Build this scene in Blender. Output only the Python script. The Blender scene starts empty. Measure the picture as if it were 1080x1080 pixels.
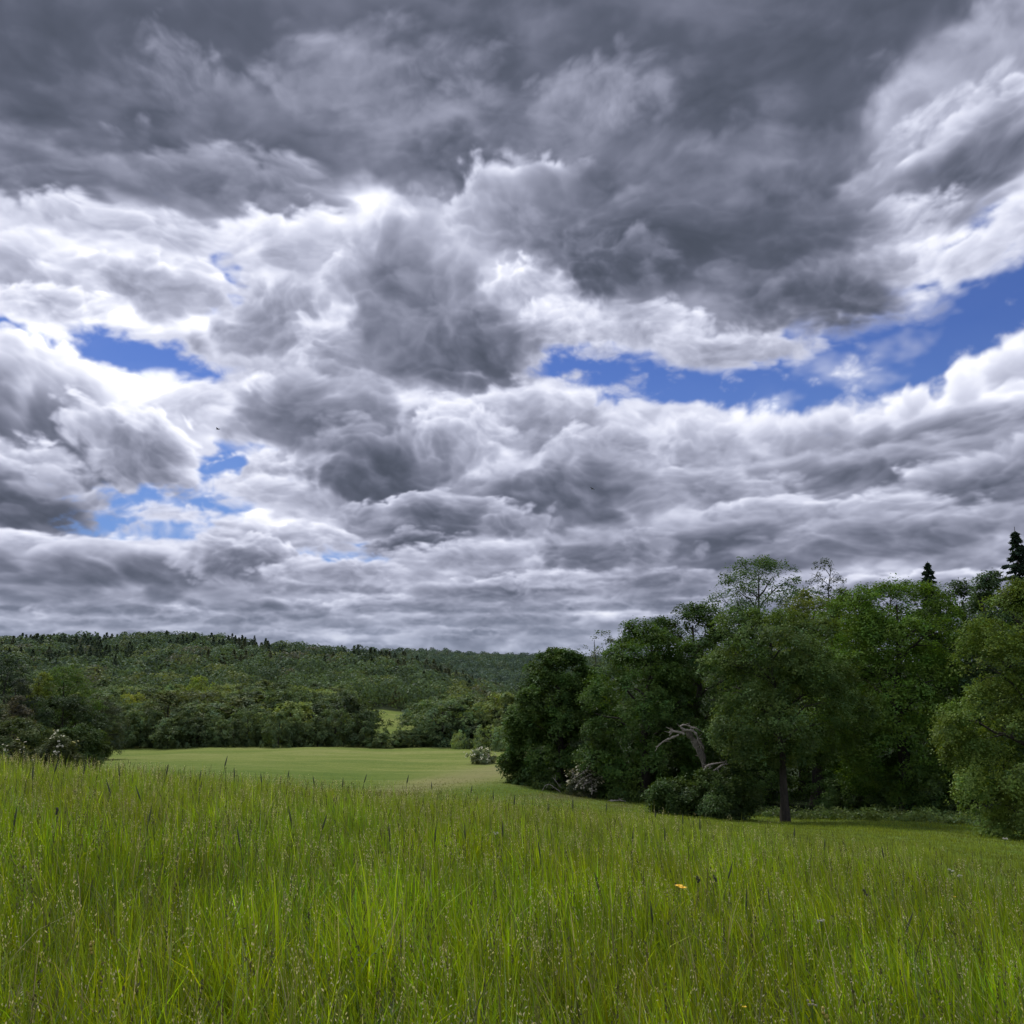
import bpy, bmesh, math, random
import numpy as np
from mathutils import Vector, Matrix

SC = bpy.context.scene
COL = SC.collection
R = math.radians
rng = np.random.default_rng(7)
random.seed(7)

# ------------------------------------------------------------------ camera
FPX = 935.3                      # focal length in pixels of the 1080 px photograph
HOR = 712.0                      # eye level
PITCH = math.atan((HOR - 540) / FPX)
cam_d = bpy.data.cameras.new('camera')
cam = bpy.data.objects.new('camera', cam_d)
COL.objects.link(cam)
cam.location = (0, 0, 0)         # eye level is z = 0, the ground lies 1.6 m below
cam.rotation_euler = (R(90) + PITCH, 0, 0)
cam_d.sensor_fit = 'HORIZONTAL'
cam_d.sensor_width = 36
cam_d.lens = 36 * FPX / 1080
cam_d.clip_start = 0.05
cam_d.clip_end = 20000
SC.camera = cam
SC.view_settings.view_transform = 'Standard'
SC.view_settings.look = 'None'
SC.view_settings.exposure = 0
SC.view_settings.gamma = 1
SC.cycles.use_adaptive_sampling = True
SC.cycles.adaptive_threshold = 0.02
SC.cycles.max_bounces = 5
SC.cycles.diffuse_bounces = 3
SC.cycles.transmission_bounces = 3
SC.cycles.glossy_bounces = 1
SC.cycles.transparent_max_bounces = 6
SC.cycles.caustics_reflective = False
SC.cycles.caustics_refractive = False
SC.render.film_transparent = False

def pdir(px, py):
    """world direction seen at a pixel of the photograph"""
    x = (px - 540) / FPX; u = (540 - py) / FPX
    c, s = math.cos(PITCH), math.sin(PITCH)
    return Vector((x, c - u * s, s + u * c)).normalized()

def pt(px, py, Y):
    """the point at distance Y ahead seen at a pixel"""
    d = pdir(px, py)
    return d * (Y / d.y)

# ------------------------------------------------------------------ node helper
class NT:
    def __init__(s, tree):
        s.t = tree; s.n = tree.nodes; s.l = tree.links
    def new(s, typ, **kw):
        n = s.n.new(typ)
        for k, v in kw.items(): setattr(n, k, v)
        return n
    def put(s, sock, v):
        if isinstance(v, bpy.types.NodeSocket): s.l.new(v, sock)
        elif v is not None:
            sock.default_value = v
    def m(s, op, a, b=None, c=None, clamp=False):
        n = s.new('ShaderNodeMath', operation=op, use_clamp=clamp)
        s.put(n.inputs[0], a)
        if b is not None: s.put(n.inputs[1], b)
        if c is not None: s.put(n.inputs[2], c)
        return n.outputs[0]
    def v(s, op, a, b=None, c=None, scale=None):
        n = s.new('ShaderNodeVectorMath', operation=op)
        s.put(n.inputs[0], a)
        if b is not None: s.put(n.inputs[1], b)
        if c is not None: s.put(n.inputs[2], c)
        if scale is not None: s.put(n.inputs['Scale'], scale)
        return n.outputs['Value'] if op in ('LENGTH', 'DOT_PRODUCT') else n.outputs[0]
    def sep(s, a):
        n = s.new('ShaderNodeSeparateXYZ'); s.put(n.inputs[0], a); return n.outputs
    def comb(s, x, y, z=0.0):
        n = s.new('ShaderNodeCombineXYZ')
        s.put(n.inputs[0], x); s.put(n.inputs[1], y); s.put(n.inputs[2], z)
        return n.outputs[0]
    def noise(s, vec, scale, detail=4, rough=0.5, dist=0.0, out=0, dims='3D'):
        n = s.new('ShaderNodeTexNoise', noise_dimensions=dims)
        s.put(n.inputs['Vector'], vec); n.inputs['Scale'].default_value = scale
        n.inputs['Detail'].default_value = detail; n.inputs['Roughness'].default_value = rough
        n.inputs['Distortion'].default_value = dist
        return n.outputs[out]
    def rng(s, val, a, b, c=0.0, d=1.0, smooth=False):
        n = s.new('ShaderNodeMapRange', interpolation_type='SMOOTHSTEP' if smooth else 'LINEAR')
        s.put(n.inputs[0], val); s.put(n.inputs[1], a); s.put(n.inputs[2], b); s.put(n.inputs[3], c); s.put(n.inputs[4], d)
        return n.outputs[0]
    def mix(s, f, a, b):
        n = s.new('ShaderNodeMix', data_type='FLOAT'); s.put(n.inputs[0], f); s.put(n.inputs[2], a); s.put(n.inputs[3], b)
        return n.outputs[0]
    def mixc(s, f, a, b, bt='MIX'):
        n = s.new('ShaderNodeMix', data_type='RGBA', blend_type=bt); s.put(n.inputs[0], f); s.put(n.inputs[6], a); s.put(n.inputs[7], b)
        return n.outputs[2]
    def ramp(s, f, stops, interp='LINEAR'):
        n = s.new('ShaderNodeValToRGB'); s.put(n.inputs[0], f)
        cr = n.color_ramp; cr.interpolation = interp
        while len(cr.elements) < len(stops): cr.elements.new(0.5)
        for e, (p, c) in zip(cr.elements, stops):
            e.position = p; e.color = (c[0], c[1], c[2], 1)
        return n.outputs[0]
# ------------------------------------------------------------------ noise
_P = np.random.default_rng(11).permutation(4096).astype(np.int32)
_P = np.concatenate([_P, _P])
_G = np.stack([np.cos(np.linspace(0, 2 * np.pi, 64, endpoint=False)), np.sin(np.linspace(0, 2 * np.pi, 64, endpoint=False))], 1).astype(np.float32)

def perlin(x, y, seed=0):
    xi = np.floor(x); yi = np.floor(y)
    fx = (x - xi).astype(np.float32); fy = (y - yi).astype(np.float32)
    xi = xi.astype(np.int32) & 4095; yi = yi.astype(np.int32) & 4095
    u = fx * fx * fx * (fx * (fx * 6 - 15) + 10); v = fy * fy * fy * (fy * (fy * 6 - 15) + 10)
    x1 = (xi + 1) & 4095; y1 = (yi + 1) & 4095
    def g(ix, iy, dx, dy):
        h = _P[(_P[ix] + iy + seed * 131) & 4095] & 63
        return _G[h, 0] * dx + _G[h, 1] * dy
    a = g(xi, yi, fx, fy); b = g(x1, yi, fx - 1, fy)
    c = g(xi, y1, fx, fy - 1); d = g(x1, y1, fx - 1, fy - 1)
    a = a + u * (b - a); c = c + u * (d - c)
    return (a + v * (c - a)) * 1.4

def fbm(x, y, octs=6, rough=0.5, seed=0, billow=False):
    s = 0; amp = 1.0; tot = 0
    for o in range(octs):
        n = perlin(x * 2.0 ** o + 17.3 * o, y * 2.0 ** o - 9.1 * o, seed + o)
        if billow: n = np.sqrt(n * n + .003) * 2 - 0.58
        s = s + n * amp; tot += amp; amp *= rough
    return s / tot

def domes(x, y, seed=0):
    """rounded cells: height of the dome over each point and the offset from its middle"""
    xi = np.floor(x).astype(np.int32); yi = np.floor(y).astype(np.int32)
    W = np.zeros(x.shape, np.float32); ox = np.zeros_like(W); oy = np.zeros_like(W)
    for i in (-1, 0, 1):
        for j in (-1, 0, 1):
            h = _P[(_P[(xi + i) & 4095] + ((yi + j) & 4095) + seed * 77) & 4095]
            dx = (x - (xi + i) - (h & 63) / 63.0 * .9).astype(np.float32); dy = (y - (yi + j) - (h >> 6) / 63.0 * .9).astype(np.float32)
            rr = .55 + .45 * ((h * 37) & 63) / 63.0
            w = np.exp(-DOME_K * (dx * dx + dy * dy) / (rr * rr)).astype(np.float32)
            W += w; ox += w * dx; oy += w * dy
    return np.clip(1 + np.log(W + 1e-9) / DOME_K, -.5, 1.2), ox / (W + 1e-9), oy / (W + 1e-9)
DOME_K = 5.5

def sstep(a, b, x):
    t = np.clip((x - a) / (b - a), 0, 1)
    return t * t * (3 - 2 * t)

# ------------------------------------------------------------------ the cloud deck, worked out per direction
def spot_dir(px, py):
    d = pdir(px, py)
    return math.atan2(d.x, d.y), math.asin(d.z)

def paint(cur, u, v, spots):
    for s in spots:
        px, py, rx, ry, ang, val, soft = s[:7]
        a0, e0 = spot_dir(px, py)
        sx = rx / FPX / max(0.3, math.cos(e0)); sy = ry / FPX
        R0 = max(sx, sy) * 1.9
        idx = np.nonzero((np.abs(u - a0) < R0) & (np.abs(v - e0) < R0))[0]
        if not len(idx): continue
        du = u[idx] - a0; dv = v[idx] - e0
        c, sn = math.cos(R(ang)), math.sin(R(ang))
        A = (du * c + dv * sn) / sx; Bq = (-du * sn + dv * c) / sy
        r = np.sqrt(A * A + Bq * Bq)
        f = 1 - sstep(max(0.0, 1 - soft), 1 + soft * 0.6, r)
        cur[idx] += (val - cur[idx]) * f
    return cur

def clouds(B, gap, az, el, rows):
    """billowed clouds laid one over another: lit thin edges, shaded thick cores"""
    for k, c in enumerate(rows):
        px, py, rx, ry, ang, core, rim = c[:7]
        a0, e0 = spot_dir(px, py)
        sx = rx / FPX / max(0.3, math.cos(e0)); sy = ry / FPX
        R0x = max(sx, sy) * 1.75 / max(.3, math.cos(e0)); R0 = max(sx * .35 * (1 if abs(ang) < 3 else 2.2), sy) * 1.8
        idx = np.nonzero((np.abs(az - a0) < R0x) & (np.abs(el - e0) < R0))[0]
        if not len(idx): continue
        du = az[idx] - a0; dv = el[idx] - e0
        cs, sn = math.cos(R(ang)), math.sin(R(ang))
        U = (du * cs + dv * sn); Vv = (-du * sn + dv * cs)
        g = math.sqrt(sx * sy)                          # size of the billows follows the cloud
        asp = min(2.4, max(1.0, math.sqrt(sx / sy)))
        nu = U / g / asp ** .5; nv = Vv / g * asp ** .5
        so = 7.7 * k
        wx = perlin(nu * 1.1 + so, nv * 1.1, 71); wy = perlin(nu * 1.1, nv * 1.1 + so, 72)
        w5 = fbm(nu * 3.1 + so, nv * 3.1, 3, .55, 75); w6 = fbm(nu * 3.1, nv * 3.1 + so, 3, .55, 76)
        pu = nu + .26 * wx + .09 * w5 + so; pv = nv + .26 * wy + .09 * w6
        h1, o1, p1 = domes(pu * 1.9, pv * 1.9, 13); h2, o2, p2 = domes(pu * 4.1 + .15 * p1, pv * 4.1, 14); h3, o3, p3 = domes(pu * 8.7, pv * 8.7, 15)
        f4 = fbm(pu * 3.0, pv * 3.0, 6, .50, 73)
        bil = .46 * (h1 - .45) + .24 * (h2 - .45) + .10 * (h3 - .45) + .32 * f4
        lit = .34 * p1 + .26 * p2 + .14 * p3
        A_ = U / sx; B_ = Vv / sy
        r = np.sqrt(A_ * A_ + np.where(B_ < 0, B_ * 1.15, B_) ** 2)
        e = 1 - r + .75 * bil + .22 * wx
        up = np.clip(B_, -1, 1)
        sf = np.clip(1 - (rim - core) / .34, 0, 1)           # murky clouds melt into one another
        alpha = sstep(0, .34 - .16 * up + .75 * sf, e)
        t = sstep(.0, .95, e - .10 * up)
        val = rim + (core - rim) * t ** .75
        soft = .35 + .65 * min(1, (rim - core) / .36)
        val = val + (lit * .26 + .10 * f4) * soft * (1 - .40 * t) + (.10 * f4 + .05 * w5) + .03 * up
        val = np.clip(val, .26, 1.12)
        w = alpha * c[7] if len(c) > 7 else alpha
        B[idx] += (val - B[idx]) * w
        gap[idx] *= 1 - w
    return B, gap

def cloud_rows():
    rs = np.random.default_rng(77); L = []
    for py, n, rx, ry, co, ri in ((698, 26, 42, 3.2, .57, .66), (690, 24, 46, 4.5, .54, .70), (680, 22, 52, 5.5, .53, .72), (668, 20, 58, 7, .50, .74), (654, 18, 66, 8.5, .50, .78), (638, 16, 74, 10, .47, .80), (620, 14, 84, 13, .48, .80)):
        for j in range(n):
            x = -350 + 1780 * (j + rs.random()) / n
            q = rx * (.6 + .8 * rs.random())
            L.append((x, py + rs.normal(0, 3), q, ry * (.7 + .6 * rs.random()), rs.normal(0, 1), co + rs.normal(0, .03), ri + rs.normal(0, .05), .85))
    return L

def cloud_colour(x, y, z):
    """directions (flat arrays, z > 0) -> linear rgb and the share of open blue"""
    az = np.arctan2(x, y).astype(np.float32); el = np.arcsin(np.clip(z, -1, 1)).astype(np.float32)
    inv = 1.0 / (np.maximum(z, 0) + 0.42)
    qx = (x * inv).astype(np.float32); qy = (y * inv).astype(np.float32)
    ex = np.clip(el / 0.5, 0.10, 1.0)                       # clouds foreshorten towards the horizon
    w1x = fbm(qx * 4.0, qy * 4.0, 3, .5, 1); w1y = fbm(qx * 4.0 + 40, qy * 4.0 + 7, 3, .5, 2)
    w2x = fbm(qx * 13.0, qy * 13.0, 4, .48, 3); w2y = fbm(qx * 13.0 + 40, qy * 13.0 + 7, 4, .48, 4)
    u = az + .030 * w1x + .030 * w2x
    v = el + (.030 * w1y + .030 * w2y) * ex
    B = np.full(az.shape, .60, np.float32) + .20 * w1x
    B = paint(B, u, v, SPOTS)
    S = paint(np.zeros_like(B), az + .030 * w1x + .030 * w2x, el + (.030 * w1y + .030 * w2y) * ex, GAPS)
    # lumps, lit from above and behind
    kx = qx + .055 * w1x; ky = qy + .055 * w1y
    n1 = fbm(kx * 6, ky * 6, 5, .42, 21, True) * .7 + fbm(kx * 4.0, ky * 4.0, 5, .48, 31) * 1.0
    n2 = fbm(kx * .972 * 6, ky * .972 * 6, 4, .42, 21, True) * .7 + fbm(kx * .972 * 4.0, ky * .972 * 4.0, 4, .48, 31) * 1.0
    n3 = fbm(kx * 20, ky * 20, 4, .5, 41)
    qr = np.sqrt(kx * kx + ky * ky) + 1e-6
    puff = 0
    for f, amp, sd in ((5.0, .60, 5), (10.0, .46, 6), (21.0, .30, 7), (44.0, .16, 8)):
        px_ = kx + .035 * w2x; py_ = ky + .035 * w2y
        h, ox, oy = domes(px_ * f, py_ * f, sd)
        up = -(ox * kx + oy * ky) / qr
        puff = puff + amp * (h * .60 - .18 + up * .95 * np.clip(h * 1.5, 0, 1))
    pm = .45 + .75 * sstep(-.35, .35, fbm(qx * 3.1 + 9, qy * 3.1, 2, .5, 61))
    emb = n1 - n2
    mid = np.clip(1.10 - np.abs(B - .72) * 1.6, .26, 1)
    fade = .85 + .15 * sstep(.02, .30, el)
    B = B + (n1 * .15 + np.clip(emb, -.35, .45) * .26 + n3 * .05 + puff * .32 * pm) * mid * fade
    # torn blue gaps
    nb = -fbm(kx * 13, ky * 13, 6, .6, 51, True)
    e = S + nb * .50 - n1 * .30 - puff * .25 - .12
    gap = sstep(.16, .66, e)
    rim = sstep(-.15, .30, e) * sstep(.02, .3, S)
    B = B + (np.maximum(B, .86) - B) * rim * .8
    B, gap = clouds(B, gap, az, el, CLOUDS)
    S2 = paint(np.zeros_like(B), az + .030 * w1x + .030 * w2x, el + (.030 * w1y + .030 * w2y) * ex, [(165, 530, 72, 16, 6, 1.0, .9), (234, 492, 20, 15, 20, 1.0, .9), (110, 553, 34, 14, 12, 1.0, .9)])
    gap = np.maximum(gap, sstep(.16, .62, S2 + nb * .45 - n1 * .2 - puff * .25 - .08))
    B, gap = clouds(B, gap, az, el, cloud_rows() + LOW)
    B = B + (n1 * .06 + puff * .06 + n3 * .03) * np.clip(1.15 - np.abs(B - .66) * 1.8, .3, 1)
    B = B - .01
    ks = [.15, .30, .38, .48, .60, .72, .84, .93, 1.0, 1.15]
    cr = [.055, .080, .108, .178, .305, .470, .700, .89, 1.05, 1.6]
    cg = [.066, .093, .122, .193, .322, .492, .725, .91, 1.06, 1.6]
    cb = [.092, .130, .170, .262, .420, .620, .870, 1.03, 1.14, 1.6]
    gap = gap * (.97 - .28 * sstep(.10, .6, n1 * .6 + fbm(qx * 9, qy * 9, 4, .55, 91)))
    rgb = np.stack([np.interp(B, ks, c) for c in (cr, cg, cb)], -1).astype(np.float32)
    h = (1 - sstep(0.0, .12, el))[:, None] * .45
    rgb += (np.array([.255, .315, .43], np.float32) * (1 + .25 * n1[:, None]) - rgb) * h
    return rgb, gap

SPOTS = [
 (540, 40, 1000, 190, 0, .44, .5), (60, 90, 200, 120, 0, .36, .8), (760, 60, 280, 110, 8, .38, .7), (1050, 120, 120, 90, 30, .66, .8),
 (260, 290, 380, 95, 0, .84, .6), (740, 260, 200, 90, 0, .44, .6), (560, 300, 90, 70, 0, .82, .8), (1030, 230, 120, 50, 15, .84, .8),
 (900, 460, 300, 80, 8, .74, .6), (480, 430, 220, 90, 0, .66, .7), (180, 440, 260, 60, 0, .88, .7), (50, 520, 120, 60, 0, .62, .7), (260, 520, 160, 50, 0, .84, .7),
 (540, 560, 500, 50, 0, .66, .7), (540, 630, 1200, 60, 0, .62, .7), (110, 262, 36, 30, 0, 1.0, .9), (395, 215, 60, 16, 5, 1.0, .9), (205, 290, 26, 18, 0, 1.02, .9),
]
GAPS = [
 (985, 340, 170, 70, 16, 1.0, .6), (880, 380, 130, 50, 12, 1.0, .6), (760, 402, 140, 24, 4, 1.0, .8), (625, 388, 70, 17, 0, .80, .9),
 (150, 378, 95, 24, -4, 1.0, .8), (30, 361, 60, 12, -8, .9, .7), (229, 305, 22, 26, 0, 1.0, .7), (165, 532, 115, 38, 6, 1.0, .6), (240, 488, 34, 28, 0, 1.0, .6), (105, 555, 50, 26, 15, 1.0, .6), (360, 586, 60, 14, -4, 1.0, .7),
]
# px, py, rx, ry, turn, core, rim
CLOUDS = [
 # deck overhead
 (480, 40, 260, 90, 0, .40, .46), (120, 80, 260, 115, 0, .33, .42), (880, 30, 280, 100, 8, .32, .40), (360, 115, 130, 66, 15, .54, .66), (760, 100, 200, 90, 10, .35, .43), (600, 135, 110, 50, 20, .53, .66), (200, 85, 60, 34, -20, .46, .56), (460, 90, 80, 34, 10, .47, .56),
 (1015, 115, 150, 72, 22, .64, .76), (1000, 128, 70, 26, 20, .74, .88), (190, 150, 200, 60, 0, .40, .50), (60, 200, 150, 40, 0, .46, .62), (500, 160, 120, 52, 0, .41, .54), (250, 200, 140, 38, -4, .50, .70),
 # bright middle
 (40, 290, 90, 36, 0, .70, .96), (165, 305, 90, 34, 0, .62, .94), (330, 262, 100, 38, 6, .72, .98), (120, 240, 110, 24, 0, .74, .95), (460, 262, 90, 46, 0, .68, .94), (560, 235, 90, 60, 0, .58, .88), (545, 320, 62, 40, 0, .72, 1.0), (592, 345, 55, 30, 0, .74, .98),
 (285, 345, 60, 52, 10, .58, .80), (50, 322, 60, 18, 8, .74, 1.0), (395, 300, 60, 40, 0, .62, .9),
 (395, 385, 80, 40, 0, .54, .80), (435, 320, 84, 95, -12, .48, .72), (488, 375, 92, 56, 0, .39, .58),
 # right: between deck and blue
 (1000, 190, 150, 44, 16, .46, .82), (930, 245, 70, 26, 10, .74, .95), (1040, 262, 110, 30, 18, .80, 1.0), (905, 285, 70, 26, -6, .64, .9),
 (680, 345, 70, 30, 0, .72, .96), (770, 372, 84, 25, -3, .66, .88), (632, 372, 30, 11, 0, .76, .92, .7),
 (690, 215, 170, 80, 0, .42, .54), (820, 215, 120, 76, 0, .40, .52), (730, 272, 175, 62, -4, .32, .50), (860, 316, 104, 42, -8, .36, .54), (640, 285, 70, 44, 0, .35, .56),
 # bank under the blue
 (1095, 452, 160, 78, 18, .62, .96), (955, 490, 150, 62, 10, .58, .94), (820, 505, 130, 60, 6, .60, .92), (700, 488, 100, 46, 0, .62, .88),
 (980, 465, 150, 26, 10, .52, .76), (890, 505, 180, 30, 6, .46, .74), (1050, 510, 120, 34, 6, .46, .78), (740, 520, 110, 26, 0, .56, .80), (850, 545, 150, 20, 0, .54, .84),
 # left bank
 (225, 432, 120, 36, 6, .78, 1.02), (300, 440, 70, 36, 0, .74, 1.0), (40, 456, 135, 72, -24, .44, 1.04), (150, 480, 80, 40, -24, .56, .94), (20, 490, 60, 26, 0, .70, .94), (22, 535, 98, 42, -4, .36, .80),
 (285, 505, 48, 34, 0, .70, .96), (330, 530, 100, 26, 0, .68, .94), (174, 541, 42, 12, 0, .80, .94, .9),
 # centre
 (560, 448, 100, 44, 0, .60, .90), (350, 448, 116, 50, 0, .46, .74), (480, 470, 60, 46, 0, .64, .92), (408, 500, 90, 56, -8, .35, .64), (640, 480, 70, 34, 0, .62, .88), (590, 525, 124, 46, 0, .40, .66), (470, 552, 104, 30, 0, .40, .76), (432, 574, 58, 16, 8, .37, .66),
]
LOW = [
 (174, 541, 44, 12, 0, .80, .94, .9),
 (50, 578, 120, 15, 0, .66, .94), (300, 566, 90, 18, -4, .66, .92), (500, 590, 120, 18, 0, .60, .86), (110, 607, 180, 30, -2, .42, .80), (255, 592, 66, 28, 0, .46, .80), (350, 606, 80, 17, 0, .58, .86),
 (780, 578, 190, 36, 2, .40, .68), (960, 572, 150, 28, 0, .44, .70), (640, 585, 90, 26, 0, .46, .72), (590, 612, 70, 11, 0, .68, .90), (700, 612, 90, 12, 0, .50, .74),
]
SUN_EL, SUN_AZ = R(50), R(-28)     # azimuth clockwise from straight ahead: high ahead and to the left
def make_world():
    # the sheet of cloud over the half of the sky ahead; the half behind mirrors it
    W, H = 2800, 1400
    def block(c0, c1, r0, r1, st):
        a = (np.arange(c0, c1, st) + st / 2) / W * np.pi - np.pi / 2
        e = np.maximum((np.arange(r0, r1, st) + st / 2) / H * np.pi / 2, 2e-4)
        A, E = np.meshgrid(a, e)
        A = A.ravel(); E = E.ravel()
        rgb, gap = cloud_colour(np.sin(A) * np.cos(E), np.cos(A) * np.cos(E), np.sin(E))
        o = np.concatenate([rgb, gap[:, None]], 1).reshape(len(e), len(a), 4)
        return o if st == 1 else np.repeat(np.repeat(o, st, 0), st, 1)
    img = block(0, W, 0, H, 4)
    c0, c1, r1 = 712, 2088, 780
    img[0:r1, c0:c1] = block(c0, c1, 0, r1, 1)
    im = bpy.data.images.new('cloud_deck', W, H, alpha=True, float_buffer=True)
    im.colorspace_settings.name = 'Linear Rec.709'
    im.alpha_mode = 'CHANNEL_PACKED'
    im.pixels.foreach_set(np.ascontiguousarray(img, np.float32).ravel())
    im.update()
    w = bpy.data.worlds.new('World'); SC.world = w; w.use_nodes = True
    T = NT(w.node_tree); T.n.clear()
    x, y, z = T.sep(T.new('ShaderNodeTexCoord').outputs['Generated'])
    az = T.m('ARCTAN2', x, y)
    el = T.m('ARCSINE', T.m('MINIMUM', T.m('MAXIMUM', z, 0.0005), 1.0))
    uvw = T.comb(T.m('ADD', T.m('DIVIDE', az, math.pi), 0.5), T.m('DIVIDE', el, math.pi / 2))
    tex = T.new('ShaderNodeTexImage', interpolation='Cubic', extension='MIRROR')
    tex.image = im; T.put(tex.inputs[0], uvw)
    sky = T.new('ShaderNodeTexSky', sky_type='NISHITA')
    sky.sun_disc = False; sky.sun_elevation = SUN_EL; sky.sun_rotation = SUN_AZ
    sky.air_density = 1.0; sky.dust_density = 0.3; sky.ozone_density = 2.5
    blue = T.mixc(1.0, sky.outputs[0], (0.58, 0.84, 1.6, 1), 'MULTIPLY')
    blue = T.mixc(T.rng(el, .38, .10, 0, .45, True), blue, (4.2, 7.2, 12.5, 1))        # paler towards the horizon
    bg1 = T.new('ShaderNodeBackground'); T.put(bg1.inputs[0], blue); bg1.inputs[1].default_value = 0.052
    bg2 = T.new('ShaderNodeBackground'); T.put(bg2.inputs[0], tex.outputs[0]); T.put(bg2.inputs[1], T.rng(y, .25, -.5, 1.0, 1.9, True))     # brightness added to the unseen sky behind, to light the trees from the front
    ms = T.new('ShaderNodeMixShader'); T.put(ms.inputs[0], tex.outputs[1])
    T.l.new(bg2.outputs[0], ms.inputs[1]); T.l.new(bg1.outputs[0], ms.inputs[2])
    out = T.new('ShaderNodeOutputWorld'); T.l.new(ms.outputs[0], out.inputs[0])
    w.cycles.sampling_method = 'MANUAL'; w.cycles.sample_map_resolution = 512
    # the sun behind thin cloud
    sd = bpy.data.lights.new('sun', 'SUN'); sd.energy = SUN_POWER; sd.angle = R(SUN_SOFT); sd.color = (1.0, .96, .88)
    so = bpy.data.objects.new('sun', sd); COL.objects.link(so)
    dv = Vector((math.sin(SUN_AZ) * math.cos(SUN_EL), math.cos(SUN_AZ) * math.cos(SUN_EL), math.sin(SUN_EL)))
    so.rotation_euler = dv.to_track_quat('Z', 'Y').to_euler()
SUN_POWER, SUN_SOFT = 3.0, 12
# ------------------------------------------------------------------ mesh helpers
def mesh_np(name, V, faces, mats, cols=None, fmat=None, smooth=False):
    """V: n x 3; faces: list of integer arrays (m x k); cols: n x 3 point colours"""
    me = bpy.data.meshes.new(name)
    V = np.ascontiguousarray(V, np.float32)
    me.vertices.add(len(V)); me.vertices.foreach_set('co', V.ravel())
    faces = [f for f in faces if len(f)]
    loops = np.concatenate([f.ravel() for f in faces]).astype(np.int32)
    tot = np.concatenate([np.full(len(f), f.shape[1], np.int32) for f in faces])
    st = np.concatenate([[0], np.cumsum(tot)[:-1]]).astype(np.int32)
    me.loops.add(len(loops)); me.loops.foreach_set('vertex_index', loops)
    me.polygons.add(len(tot)); me.polygons.foreach_set('loop_start', st); me.polygons.foreach_set('loop_total', tot)
    if smooth: me.polygons.foreach_set('use_smooth', np.ones(len(tot), bool))
    for m in (mats if isinstance(mats, (list, tuple)) else [mats]): me.materials.append(m)
    if fmat is not None: me.polygons.foreach_set('material_index', np.asarray(fmat, np.int32))
    if cols is not None:
        a = me.color_attributes.new('Col', 'FLOAT_COLOR', 'POINT')
        c4 = np.ones((len(V), 4), np.float32); c4[:, :3] = cols[:, :3]
        if cols.shape[1] > 3: c4[:, 3] = cols[:, 3]
        a.data.foreach_set('color', c4.ravel())
    me.update(calc_edges=True)
    return me

def link(name, data, parent=None, label=None, cat=None, group=None, kind=None, loc=None):
    o = bpy.data.objects.new(name, data); COL.objects.link(o)
    if parent: o.parent = parent
    if loc is not None: o.location = loc
    if label: o['label'] = label
    if cat: o['category'] = cat
    if group: o['group'] = group
    if kind: o['kind'] = kind
    return o

def unit(v):
    return v / np.maximum(np.linalg.norm(v, axis=-1, keepdims=True), 1e-9)

def quads(C, U, W):
    """diamond leaves: centres C, half axes U (length) and W (width)"""
    n = len(C)
    V = np.stack([C - U, C + W - U * .1, C + U, C - W - U * .1], 1).reshape(-1, 3)
    return V, np.arange(4 * n).reshape(n, 4)

class Tubes:
    """tapered limbs gathered into one mesh"""
    def __init__(s): s.V = []; s.F = []; s.n = 0
    def add(s, P, rad, seg=7, flare=0.0, seed=0):
        P = np.asarray(P, float); rad = np.asarray(rad, float); m = len(P)
        T = unit(np.gradient(P, axis=0))
        ref = np.array([0.0, 0, 1]) if abs(T[:, 2]).mean() < .8 else np.array([1.0, 0, 0])
        A = unit(np.cross(T, ref)); Bv = np.cross(T, A)
        th = np.linspace(0, 2 * np.pi, seg, endpoint=False)
        r = rad[:, None] * (1 + .12 * np.sin(th * 3 + seed + P[:, 2:3] * .8) + flare * np.exp(-np.arange(m)[:, None] * 1.4) * np.abs(np.sin(th * 2.5 + seed)))
        ring = P[:, None] + (A[:, None] * np.cos(th)[None, :, None] + Bv[:, None] * np.sin(th)[None, :, None]) * r[..., None]
        i = np.arange(m - 1)[:, None] * seg; j = np.arange(seg)[None]; j2 = (j + 1) % seg
        f = np.stack([i + j, i + j2, i + seg + j2, i + seg + j], -1).reshape(-1, 4) + s.n
        s.V.append(ring.reshape(-1, 3)); s.F.append(f); s.n += m * seg
    def mesh(s, name, mat):
        return mesh_np(name, np.concatenate(s.V), [np.concatenate(s.F)], mat, smooth=True)

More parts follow.
